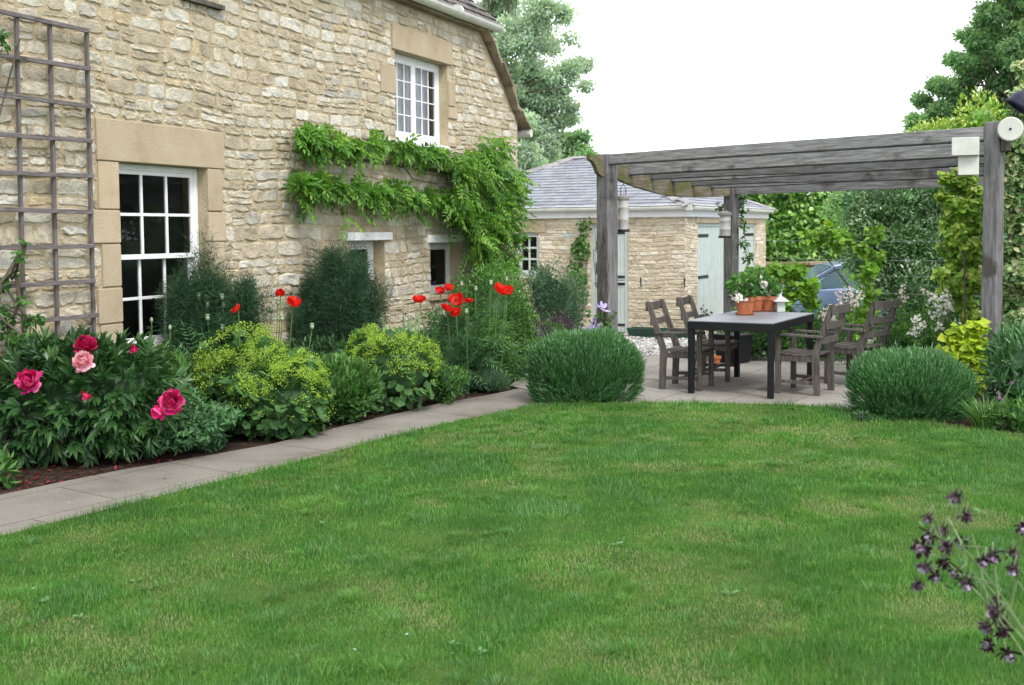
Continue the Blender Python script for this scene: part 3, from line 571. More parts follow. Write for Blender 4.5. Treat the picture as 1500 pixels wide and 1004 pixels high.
lint = (gwin[0]-.15, gwin[1]+.9, gwin[3], gwin[3]+.24)
s = Soup(); wallface(s, 0, L1, GB, lambda q: GE, [gwin, gdoor], ident, reveal=.2); wallface(s, 0, L2, GB, lambda q: GE, [gdd], mr_, reveal=.2)
s.raw([(L1, 0, GB), (L1, -L2, GB), (L1, -L2, GE), (L1, 0, GE)], [(0, 1, 2, 3)], 4); s.raw([(0, -L2, GB), (L1, -L2, GB), (L1, -L2, GE), (0, -L2, GE)], [(0, 1, 2, 3)], 4); s.build('wall', M['gmortar'], gar)
for q_ in ((lint[0], lint[1], -.08, .025, lint[2], lint[3]), (gdoor[0]-.15, gdoor[1]+.12, -.08, .028, gdoor[3]+.001, GE-.02), (-.026, .08, -gdd[1]-.2, -gdd[0]+.15, gdd[3]+.001, GE-.02)): s = Soup(); s.bb(*q_); s.build('stone_lintel', M['ashlar'], gar, bevel=.006)
s = Soup(); ho = [gwin, gdoor, lint, (gdoor[0]-.15, gdoor[1]+.12, gdoor[3], GE)]
stones(s, -.02, L1, -.42, GE-.02, ho, ident, np.random.default_rng(31), hr=(.04, .10), wr=(.12, .5), gap=.008, dep=(.004, .015), rag=.005); stones(s, -.02, L2, -.42, GE-.02, [gdd, (gdd[0]-.15, gdd[1]+.2, gdd[3], GE)], mr_, np.random.default_rng(32), hr=(.04, .10), wr=(.12, .5), gap=.008, dep=(.004, .015), rag=.005)
s.build('walling_stone', M['gstone'], gar)
fg = window(gar, gwin, -.05, 2, 3, M['sage'], fw=.05, bar=.04, deep=.8); s = Soup(); s.bb(gwin[0]-.04, gwin[1]+.04, -.05, .05, gwin[2]-.05, gwin[2]); s.build('window_sill', M['sage'], fg)
def planks(s, a, b, c, d, y, mp, n, th=.04):
    w_ = (b-a)/n
    for i in range(n):
        x0, x1 = a+w_*i+.003, a+w_*(i+1)-.003; V = mp(np.array([x0, x1, x1, x0, x0, x1, x1, x0]), np.array([y]*4+[y-th]*4), np.array([c, c, d, d]*2)); s.raw(V, [(0, 1, 2, 3), (0, 4, 5, 1), (2, 6, 7, 3), (1, 5, 6, 2), (0, 3, 7, 4)], 4)
    s.raw(mp(np.array([a, b, b, a]), np.full(4, y-.012), np.array([c, c, d, d])), [(0, 1, 2, 3)], 4)
def ibox(s, mp, a, b, y0, y1, c, d):
    V = mp(np.array([a, b, b, a]*2), np.array([y0]*4+[y1]*4), np.array([c, c, d, d]*2)); s.raw(V, [(0, 1, 2, 3), (4, 5, 6, 7), (0, 1, 5, 4), (2, 3, 7, 6), (1, 2, 6, 5), (0, 3, 7, 4)], 4)
sp = gw(890, 411)[1]; a, b, c, d = gdoor
s = Soup(); ibox(s, ident, a, a+.07, -.1, -.02, c, d-.001); ibox(s, ident, b-.07, b, -.1, -.02, c, d-.001); ibox(s, ident, a+.07, b-.07, -.1, -.022, d-.06, d-.001); df = s.build('door_frame', M['sage'], gar, bevel=.003)
for nm, z0, z1 in (('lower_door', c+.03, sp-.01), ('upper_door', sp+.01, d-.065)):
    s = Soup(); planks(s, a+.075, b-.075, z0, z1, -.045, ident, 6); dr = s.build(nm, M['sage'], df)
    for q in ((z0+.14, z1-.06) if nm == 'lower_door' else (z0+.06, z1-.12)):
        s = Soup(); ibox(s, ident, a+.03, a+.42, -.044, -.036, q-.025, q+.025); s.build('hinge', M['iron'], dr)
    if nm == 'upper_door':
        s = Soup(); ibox(s, ident, b-.13, b-.09, -.044, -.030, z0+.12, z0+.34); s.bar((b-.11, -.02, z0+.27), (b-.20, -.0, z0+.27), .02, .02); s.build('latch', M['iron'], dr)
    else:
        s = Soup(); ibox(s, ident, a+.07, b-.07, -.045, .0, z1-.03, z1+.005); s.build('ledge', M['sage'], dr)
a, b, c, d = gdd; m_ = (a+b)/2
s = Soup(); ibox(s, mr_, a, a+.06, -.1, -.02, c, d-.001); ibox(s, mr_, b-.06, b, -.1, -.02, c, d-.001); ibox(s, mr_, a+.06, b-.06, -.1, -.022, d-.07, d-.001); df = s.build('door_frame', M['sage'], gar, bevel=.003)
for (x0, x1, e) in ((a+.065, m_-.004, 0), (m_+.004, b-.065, 1)):
    s = Soup(); planks(s, x0, x1, c+.03, d-.075, -.04, mr_, 9); dr = s.build('garage_door', M['sage'], df)
    for q in (d-.25, (c+d)/2+.0, c+.3):
        s = Soup(); ibox(s, mr_, *( (x0-.03, x0+.75) if e == 0 else (x1-.75, x1+.03)), -.039, -.030, q-.03, q+.03); s.build('hinge', M['iron'], dr)
    if e == 0:
        s = Soup(); s.tube([(.04, -x1+.12, (c+d)/2+.1), (.0, -x1+.12, (c+d)/2+.1)], .03, 10); s.build('knob', M['iron'], dr)
for px in (940, 1004):
    q = gw(px, 411); s = Soup(); s.tube([(q[0], .06, q[1]+.06), (q[0], .05, q[1]-.06), (q[0], .03, q[1]-.13)], .012, 6); s.tube([(q[0], 0, q[1]), (q[0], .06, q[1]+.03)], .012, 6); s.build('wall_hook', M['iron'], gar)
# roof, fascia, gutter
rise = .37; ovh = .16; q = L2/2+ovh; zr = GE+.08; s = Soup()
e = [(-ovh, ovh, zr), (L1+ovh, ovh, zr), (L1+ovh, -L2-ovh, zr), (-ovh, -L2-ovh, zr)]; ra = (L2/2, -L2/2, zr+q*rise); rb = (max(L1-L2/2, L2/2+.62), -L2/2, zr+q*rise)
s.raw(e+[ra, rb], [(0, 1, 5, 4), (3, 2, 5, 4)], 4); s.raw(e+[ra, rb], [(0, 3, 4), (1, 2, 5)], 3); s.raw(e, [(0, 1, 2, 3)], 4); gr = s.build('roof', M['slate'], gar)
s = Soup(); k = math.sqrt(1+rise*rise); rg = np.random.default_rng(6); wd = L1+2*ovh; sl_ = q*k
def ins1(a, b): f = b/k; return f < a+.06 and a-.06 < wd-f*(wd-(rb[0]+ovh))/q and b < sl_
slates(s, (-ovh, ovh, zr), (1, 0, 0), (0, -1/k, rise/k), (0, rise/k, 1/k), ins1, 0, wd, 0, sl_, (.29, .31), .19, .008, rg, .011)
W2 = L2+2*ovh
def ins2(a, b): f = b/k; return f-.06 < a < W2-f+.06 and b < sl_
slates(s, (-ovh, -L2-ovh, zr), (0, 1, 0), (1/k, 0, rise/k), (-rise/k, 0, 1/k), ins2, 0, W2, 0, sl_, (.29, .31), .19, .008, rg, .011); s.build('slates', M['slate'], gr)
for (p0, p1) in ((e[0], ra), (e[3], ra), (e[1], rb), (ra, rb)):
    s = Soup(); p0 = np.array(p0); p1 = np.array(p1); d_ = p1-p0; L = np.linalg.norm(d_); n = max(2, int(L/.42)); d_ /= L; sd_ = nrm(np.cross(d_, [0, 0, 1])); up_ = np.cross(sd_, d_)
    for i in range(n):
        a0 = p0+d_*L*i/n+up_*(.035+.008*(i % 2)); a1 = p0+d_*(L*(i+1)/n-.012)+up_*(.035+.008*(i % 2)); w_ = .15; dr_ = .055
        V = [a0-sd_*w_-up_*dr_, a0+up_*.012, a0+sd_*w_-up_*dr_, a1-sd_*w_-up_*dr_, a1+up_*.012, a1+sd_*w_-up_*dr_]; s.raw(V, [(0, 1, 4, 3), (1, 2, 5, 4)], 4, rg.random()); s.raw(V, [(0, 1, 2), (3, 4, 5)], 3)
    s.build('ridge_tiles', M['ridge'], gr)
s = Soup(); s.bb(-.06, L1+.05, .03, .06, GE-.13, GE+.035); s.bb(-.06, -.03, -L2-.05, .03, GE-.13, GE+.035); s.build('fascia', M['white'], gr, bevel=.003)
s = Soup(); z = GE+.05
for P_ in ([(-.14, .135, z), (L1+.1, .135, z)], [(-.135, .14, z), (-.135, -L2-.1, z)]):
    s.tube(P_, .055, 10)
s.bb(-.19, -.08, .08, .19, z-.06, z+.05); gx = gw(762, 318)[0]
s.build('gutter', M['cream'], gr)
s = Soup(); s.tube([(gx, .135, z-.03), (gx, .10, z-.2), (gx, .05, z-.32), (gx, .05, z-.4)], .035, 8); s.build('downpipe', M['cream'], gr)
p = gw(838, 482); dp = GC+gd*p[0]+gn*.14; dz = float(gz(dp[0], dp[1])); s = Soup(); s.tube([(0, 0, 0), (0, 0, .62), (-.03, -.03, .68), (-.08, -.08, .70)], .04, 12); tag(s.build('drain_pipe', M['white'], None, origin=(0, 0, 0)), 'short white plastic pipe standing against the outbuilding wall', 'pipe').location = (dp[0], dp[1], dz)
# ================================================================== DRY STONE WALL BEHIND THE DRIVE
bw = thing('dry_stone_wall', 'low brown dry stone wall behind the blue car under the hedge', 'wall', (6.3, 28.2, -.35)); zt = float(D(1190, 386, 28)[2])+.35
s = Soup(); s.bb(-1, 12, .02, .45, -.1, zt-.06); s.build('wall_core', M['drystone'], bw); s = Soup(); stones(s, -1, 12, -.05, zt-.05, [], lambda x, o, z: np.stack([x, -o+.02, z], -1), np.random.default_rng(41), hr=(.05, .13), wr=(.15, .5), gap=.02, dep=(.02, .07), rag=.01); s.build('walling_stone', M['drystone'], bw)
s = Soup(); rg = np.random.default_rng(7); x = -1
while x < 12: w_ = rg.uniform(.3, .7); s.box((x+w_/2, .22, zt-.01), (w_-.02, .56, .07+.02*rg.random()), None, rg.random()); x += w_
s.build('coping', M['drystone'], bw, bevel=.01)
# ================================================================== PERGOLA
PA = D(890, 500, 14.76)[:2]; PB = D(1452, 500, 11.1)[:2]; pL = np.linalg.norm(PB-PA); pxd = (PB-PA)/pL; pyd = np.array([-pxd[1], pxd[0]]); prz = math.atan2(pxd[1], pxd[0])
perg = thing('pergola', 'weathered grey oak pergola over the dining table on the terrace', 'pergola', (PA[0], PA[1], 0), prz)
kb = 2.75
def post(x, y, h, w_, zb=0):
    s = Soup(); s.bb(x-w_/2, x+w_/2, y-w_/2, y+w_/2, zb-.05, h, .22 if y > 1 else .38); return s.build('post', M['woodz'], perg, bevel=.008)
post(0, 0, 2.69, .20); post(pL, 0, 2.73, .15); post(0, kb, 2.36, .165, -.05); post(pL, kb, 2.4, .165)
s = Soup(); s.bb(.102, pL-.077, -.085, -.025, 2.557, 2.685, .74); s.bb(.102, pL-.077, -.081, -.029, 2.542, 2.557, 0.0); s.build('front_beam', M['woodx'], perg, bevel=.005)  # thin lower strip is dark: shadow line under the beam painted into the wood
for i, kk in enumerate((.42, .87, 1.32, 1.77, 2.22)):
    zb = 2.455-.075*kk; s = Soup(); t_ = np.linspace(0, 1, 9); zz = zb-.01*(i % 2)+(.0, -.022, .018, -.028, .02)[i]*np.sin(t_*math.pi)+(0, .012, -.01, .016, -.012)[i]*np.sin(t_*6.28); yy = kk+(.0, .01, -.012, .01, .0)[i]*np.sin(t_*3.14); xx = .04+(pL-.08)*t_; hh = (.185, .13, .125, .13, .125)[i]
    V = np.concatenate([np.stack([xx, yy+a_*.024, zz+b_*hh], 1) for a_, b_ in ((-1, .1), (-.8, 0), (.8, 0), (1, .1), (1, 1), (-1, 1))]); s.raw(V, [(a_*9+j, a_*9+j+1, b_*9+j+1, b_*9+j) for a_, b_ in ((3, 4), (4, 5), (5, 0)) for j in range(8)], 4, (.9, .42, .8, .38, .65)[i]); s.raw(V, [(a_*9+j, a_*9+j+1, b_*9+j+1, b_*9+j) for a_, b_ in ((0, 1), (1, 2), (2, 3)) for j in range(8)], 4, .0); s.raw(V, [(0, 9, 18, 27, 36, 45), (8, 53, 44, 35, 26, 17)], 6, .3); s.build('rafter', M['woodx'], perg)  # lower edges and underside coloured dark, painting the shadow lines between rafters
s = Soup(); s.bb(.085, pL-.085, kb-.03, kb+.03, 2.21, 2.36); s.build('rear_beam', M['woodx'], perg, bevel=.004)
def sidebeam(x, y0=-.36):
    top = [(-.36, 2.675), (0, 2.66), (1.4, 2.56), (2.75, 2.40), (3.0, 2.38)]; bot = [(3.0, 2.24), (2.75, 2.2), (2.2, 2.165), (1.6, 2.155), (1.1, 2.19), (.6, 2.27), (.3, 2.34), (.05, 2.42), (-.12, 2.40), (-.2, 2.44), (-.24, 2.52), (-.29, 2.58), (-.36, 2.61)]
    top = [(max(a, y0), b) for a, b in top]; bot = [(max(a, y0), b) for a, b in bot if a >= y0]; pl = top+bot; n = len(pl); V = [(x-.035, y, z) for y, z in pl]+[(x+.035, y, z) for y, z in pl]; s = Soup(); s.raw(V, [list(range(n))], n); s.raw(V, [[n+i for i in range(n)][::-1]], n); s.raw(V, [((i+1) % n, i, n+i, n+(i+1) % n) for i in range(n)], 4); s.build('side_beam', M['woody'], perg)
sidebeam(0); sidebeam(pL, .09)
s = Soup(); s.bb(.1, .108, -.05, -.03, 2.57, 2.66); s.bb(.1, .16, -.035, -.031, 2.60, 2.64); s.build('bracket', M['iron'], perg)
s = Soup(); s.bb(pL+.078, pL+.14, -.05, .05, 2.44, 2.70); s.build('wall_bracket', M['chair'], perg, bevel=.004)
def pw(x, y, z=0.0): q = PA+pxd*x+pyd*y; return np.array([q[0], q[1], z])
def pline(px, py, y0=0.0):   # intersect with pergola plane at depth y0 -> local x,z
    p = PL(px, py, np.array([*(PA+pyd*y0), 0]), np.array([*pyd, 0])); return float(np.dot(p[:2]-PA, pxd)), float(p[2])
for i, py in enumerate((352, 380, 403, 428, 456)):
    z = pline(1300, py, kb)[1]; a = pw(.08, kb-.05, z); b = pw(pL-.08, kb-.05, z+.01); s = Soup(); n = 9; t = np.linspace(0, 1, n)[:, None]; P_ = a+(b-a)*t; P_[:, 2] -= .02*np.sin(t[:, 0]*math.pi); s.tube(P_-a, .003, 5)
    w_ = s.build('training_wire', M['wire']); w_.location = a; tag(w_, '%s thin steel wire stretched across the back of the pergola' % ('topmost', 'second highest', 'middle', 'second lowest', 'lowest')[i], 'wire', 'training wires behind the pergola')
# nest box, round box, navy shade
a = pline(1400, 205, -.1); b = pline(1436, 257, -.1); nb = thing('nest_box', 'pale grey painted wooden nest box under the beam beside the right post', 'nest box', pw((a[0]+b[0])/2+.03, -.21, b[1]), -.37); bwid = abs(b[0]-a[0]); bh = a[1]-b[1]
bwid = 34/1650*11.4; s = Soup(); s.bb(-bwid*.3, bwid*.5, -.07, .08, 0, bh*.6); s.build('body', M['boxpaint'], nb, bevel=.004); s = Soup(); s.bb(-bwid*.56, bwid*.5, -.12, .08, bh*.52, bh); s.build('roof', M['boxpaint'], nb, bevel=.004)
c_ = D(1480, 190, 10.9); R3 = np.array([[1, 0, 0], [0, 0, -1], [0, 1, 0]]).astype(float)
rb_ = thing('round_box', 'round cream disc shaped box hanging beside the top of the right pergola post', 'box', c_-np.array([0, 0, .12]), -.40)
s = Soup(); s.lathe((0, 0, .12), [(0, .075), (.108, .075), (.115, .068), (.115, -.06), (.10, -.075), (0, -.075)], 28, axis=R3); s.build('drum', M['cream'], rb_, bevel=.002); s = Soup(); s.lathe((0, 0, .12), [(0, .088), (.010, .086), (.012, .076)], 10, axis=R3); s.build('hole', M['iron'], rb_)
c_ = D(1494, 155, 11.0); s = Soup(); th = np.linspace(0, math.pi/2, 7); s.lathe((0, 0, 0), [(0.13*math.sin(q), .16*math.cos(q)) for q in th]+[(.14, -.03), (.12, -.03), (.11, 0)], 22, axis=np.array([[.8, .1, .59], [0, .98, -.17], [-.6, .14, .79]])); o = s.build('lamp_shade', M['navy'], smooth=True); o.location = c_; tag(o, 'dark navy curved lamp shade poking out of the ivy above the round cream box', 'lamp shade')
# hanging feeders
def feeder(px, pyt, pyb, Y, hook, label, w_):
    c = D(px, pyt, Y); b = D(px, pyb, Y); h = c[2]-b[2]; f = thing('bird_feeder', label, 'bird feeder', (c[0], c[1], b[2]), 0, 'hanging white bird feeders'); r = w_/2/1650*Y
    s = Soup(); s.lathe((0, 0, 0), [(r*.95, .03), (r*.97, h*.33), (r*1.0, h*.34), (r*.96, h*.35), (r*.97, h*.66), (r*1.0, h*.67), (r*.96, h*.68), (r*.95, h-.04)], 20); s.build('tube', M['feeder'], f, smooth=True)
    s = Soup(); s.lathe((0, 0, 0), [(0, 0), (r*1.12, 0), (r*1.15, .015), (r*1.12, .035), (r*.5, .036)], 20); s.build('tray', M['iron'], f); s = Soup(); s.lathe((0, 0, h), [(r*.9, -.045), (r*1.2, -.045), (r*1.15, -.01), (r*.3, .02), (0, .02)], 20); s.build('lid', M['ridge'], f)
    s = Soup(); s.tube([(-r*.5, 0, h), (-r*.45, 0, h+.1), (0, 0, h+.15), (r*.45, 0, h+.1), (r*.5, 0, h)], .005, 5); s.tube([(0, 0, h+.14), (0, 0, h+hook)], .006, 5); s.build('hanger', M['iron'], f)
feeder(913, 287, 340, 15.1, .42, 'white tubular bird feeder on a long wire beside the left pergola post', 16); feeder(1062, 311, 349, 16.2, .24, 'white tubular bird feeder in front of the rear pergola post', 17)
# ================================================================== TABLE AND CHAIRS
NL = G(1012.5, 577); NR = G(1128, 581); FLg = G(1096, 552); tx = np.array([math.cos(.52), -math.sin(.52), 0]); TW = .84; ty = np.array([-tx[1], tx[0], 0]); TLn = 1.47; trz = math.atan2(tx[1], tx[0]); TH = float(PL(1012, 471, NL, np.array([0, 1., 0]))[2])
table = thing('dining_table', 'long black metal garden table with grey top under the pergola', 'table', (NL[0], NL[1], .006), trz); TH -= .006
for (x, y) in ((0, 0), (TW, 0), (0, TLn), (TW, TLn)):
    s = Soup(); s.bb(x-.028, x+.028, y-.028, y+.028, 0, TH-.081); s.build('leg', M['blackm'], table, bevel=.003)
s = Soup(); e = .032
for (a, b, c, d) in ((-e, TW+e, -e, -e+.045), (-e, TW+e, TLn+e-.045, TLn+e), (-e, -e+.045, -e+.046, TLn+e-.046), (TW+e-.045, TW+e, -e+.046, TLn+e-.046)): s.bb(a, b, c, d, TH-.08, TH)
s.build('frame', M['blackm'], table, bevel=.003); s = Soup(); s.bb(-e+.002, TW+e-.002, -e+.002, TLn+e-.002, TH+.001, TH+.012); s.build('table_top', M['tabletop'], table, bevel=.002)
def chair():
    c = thing('garden_armchair', '', 'chair', (0, 0, 0), 0, 'wooden armchairs round the table'); Wy = .235
    rk = lambda z: -.19-(.0 if z < .42 else (z-.42)*.34)+(.0 if z > .42 else (.42-z)*-.04)
    for sy in (-1, 1):
        y = sy*Wy; s = Soup(); s.bb(.175, .225, y-.025, y+.025, 0, .60); s.build('front_leg', M['chair'], c, bevel=.003)
        pl = [(rk(0)-.03, 0), (rk(0)+.03, 0), (rk(.42)+.035, .42), (rk(.93)+.025, .93), (rk(.93)-.02, .935), (rk(.42)-.035, .42)]; s = Soup(); s.prism(pl, y-.022, y+.022); s.build('rear_leg', M['chair'], c, bevel=.003)
        s = Soup(); s.bar((.26, y+sy*.005, .615), (rk(.62)-.02, y+sy*.005, .60), .065, .026); s.build('armrest', M['chair'], c, bevel=.004)
        s = Soup(); s.bar((.2, y, .13), (-.19, y, .12), .022, .035); s.build('stretcher', M['chair'], c, bevel=.002)
        s = Soup(); s.bb(-.19, .175, y-.016, y+.016, .34, .395); s.build('seat_rail', M['chair'], c, bevel=.002)
    s = Soup(); s.bb(.19, .215, -Wy+.026, Wy-.026, .34, .392); s.build('front_rail', M['chair'], c, bevel=.002)
    s = Soup()
    for i in range(5): x = -.165+i*.088; s.bar((x, -Wy-.02, .402+.012*abs(i-1.6)/2), (x, Wy+.02, .402+.012*abs(i-1.6)/2), .078, .018)
    s.build('seat', M['chair'], c, bevel=.003)
    for z, h in ((.875, .09), (.715, .07), (.56, .065)):
        s = Soup(); x = rk(z)-.008; s.bar((x-.022, -Wy-.03, z), (x-.022, Wy+.03, z), .018, h); o = s.build('back_slat', M['chair'], c, bevel=.003)
    s = Soup(); s.bar((.0, -Wy, .125), (.0, Wy, .125), .03, .022); s.build('cross_stretcher', M['chair'], c)
    return c
ch = chair(); Z6 = .006
def cpl(o, ctr, rz, label): o.location = (ctr[0], ctr[1], Z6); o.rotation_euler = (0, 0, rz); o['label'] = label
q1 = (G(971, 572)+G(994, 563)+G(1020, 573)+G(1041, 565.5))/4
cpl(ch, q1, -.44, 'grey wooden armchair left of the table, nearest the lawn')
dz_ = np.array([.43, .72, 0]); dup(ch, (q1[0]+dz_[0], q1[1]+dz_[1], Z6), -.42, 'grey wooden armchair left of the table, nearer the outbuilding')
q2 = (G(1141, 577.7)+G(1162, 570)+G(1196, 579.5)+G(1214, 572.3))/4; dup(ch, (q2[0], q2[1], Z6), math.pi-.58, 'dark wooden armchair right of the table, nearest the lawn, pulled out')
q3 = G(1252, 562); dup(ch, (q3[0], q3[1], Z6), math.pi-.80, 'dark wooden armchair right of the table, half hidden by the round bush')
# pots
def tt(u, v, z=0): p = NL+tx*u+ty*v; return np.array([p[0], p[1], Z6+TH+.0125+z])
def ontable(px, py): return PL(px, py, (0, 0, Z6+TH+.0125), np.array([0, 0, 1.]))
def pot(pos, r, h, label, tagp=False):
    p = thing('terracotta_pot', label, 'plant pot', pos, rng.random()*6, 'terracotta pots on the table'); s = Soup(); s.lathe((0, 0, 0), [(0, .012), (r*.66, .012), (r*.68, .02), (r*.9, h*.74), (r*.91, h*.75), (r, h*.76), (r*1.02, h*.98), (r*.98, h), (r*.9, h), (r*.85, h*.9), (r*.82, h*.85)], 32); s.build('body', M['terra'], p, smooth=False, bevel=0)
    s = Soup(); s.lathe((0, 0, 0), [(r*.84, h*.88), (0, h*.9)], 20); s.build('compost', M['soil'], p)
    s = Soup(); s.lathe((0, 0, 0), [(0, .001), (r*.8, .001), (r*.98, .022), (r*.95, .024), (r*.8, .009), (0, .009)], 28); s.build('saucer', M['terra'], p)
    if tagp: s = Soup(); a = -1.75-p.rotation_euler[2]; R3 = np.array([[-math.sin(a), math.cos(a), 0], [math.cos(a), math.sin(a), 0], [0, 0, 1]]); s.box((math.cos(a)*r*1.03, math.sin(a)*r*1.03, h*.88), (.06, .003, .03), R3); s.build('label', M['label'], p)
    return p
P1 = ontable(1091, 461.5); P2 = ontable(1106, 456.5); P3 = ontable(1124, 456)
pr = 15.0/1650*P1[1]; pot(P1, pr, .20, 'front left terracotta pot with a white tag on its rim', True); pot(P2, pr*.95, .18, 'middle terracotta pot of geraniums on the table'); pot(P3, pr*.95, .17, 'right terracotta pot of geraniums on the table')
lan = thing('small_lantern', 'small pale green lantern with a white roof behind the pots on the table', 'lantern', ontable(1143, 457)); s = Soup(); s.bb(-.045, .045, -.045, .045, 0, .13); s.build('body', M['sage'], lan, bevel=.004)
s = Soup(); V = [(-.085, -.085, .12), (.085, -.085, .12), (.085, .085, .12), (-.085, .085, .12), (-.03, -.03, .17), (.03, -.03, .17), (.03, .03, .17), (-.03, .03, .17)]; s.raw(V, [(0, 1, 5, 4), (1, 2, 6, 5), (2, 3, 7, 6), (3, 0, 4, 7), (4, 5, 6, 7), (3, 2, 1, 0)], 4); s.build('roof', M['feeder'], lan); s = Soup(); s.lathe((0, 0, .17), [(.02, 0), (.012, .03), (0, .035)], 10); s.build('finial', M['label'], lan)
# things by the rear post and the outbuilding
bp = G(1074, 531, .006); bpot = thing('black_planter', 'square black planter on the terrace behind the left chairs', 'planter', bp, prz); s = Soup()
V = [(-.15, -.15, 0), (.15, -.15, 0), (.15, .15, 0), (-.15, .15, 0), (-.18, -.18, .36), (.18, -.18, .36), (.18, .18, .36), (-.18, .18, .36)]; s.raw(V, [(0, 1, 5, 4), (1, 2, 6, 5), (2, 3, 7, 6), (3, 0, 4, 7)], 4); s.build('body', M['blackm'], bpot, bevel=.004); s = Soup(); s.bb(-.19, .19, -.19, .19, .335, .365); s.build('rim', M['blackm'], bpot, bevel=.004)
for px, py, r, h, m_, lb in ((1028, 536, .085, .13, 'vslate', 'small sandy clay pot on the terrace behind the left chairs'), (1047, 536, .08, .12, 'terra', 'small orange clay pot beside the black planter')):
    p = G(px, py, .006); s = Soup(); s.lathe((0, 0, 0), [(0, 0), (r*.7, 0), (r*.92, h*.75), (r, h*.76), (r, h), (r*.88, h), (r*.8, h*.8), (0, h*.8)], 20); o = s.build('clay_pot', M[m_]); o.location = p; tag(o, lb, 'plant pot')
p = gw(975, 484); tp = GC+gd*p[0]+gn*.22;  s = Soup(); V = [(-.6, -.14, 0), (.6, -.14, 0), (.6, .14, 0), (-.6, .14, 0), (-.66, -.18, .17), (.66, -.18, .17), (.66, .18, .17), (-.66, .18, .17), (-.60, -.13, .17), (.60, -.13, .17), (.60, .13, .17), (-.60, .13, .17), (-.58, -.12, .09), (.58, -.12, .09), (.58, .12, .09), (-.58, .12, .09)]
fs = [(a+i, a+(i+1) % 4, b+(i+1) % 4, b+i) for a, b in ((0, 4), (4, 8), (8, 12)) for i in range(4)]+[(3, 2, 1, 0), (12, 13, 14, 15)]; s.raw(V, fs, 4); o = s.build('green_trough', M['greenp'], bevel=.004); o.location = (tp[0], tp[1], float(gz(tp[0], tp[1]))); o.rotation_euler = (0, 0, math.atan2(gd[1], gd[0])); tag(o, 'long dark green plastic trough on the gravel by the outbuilding wall', 'trough')
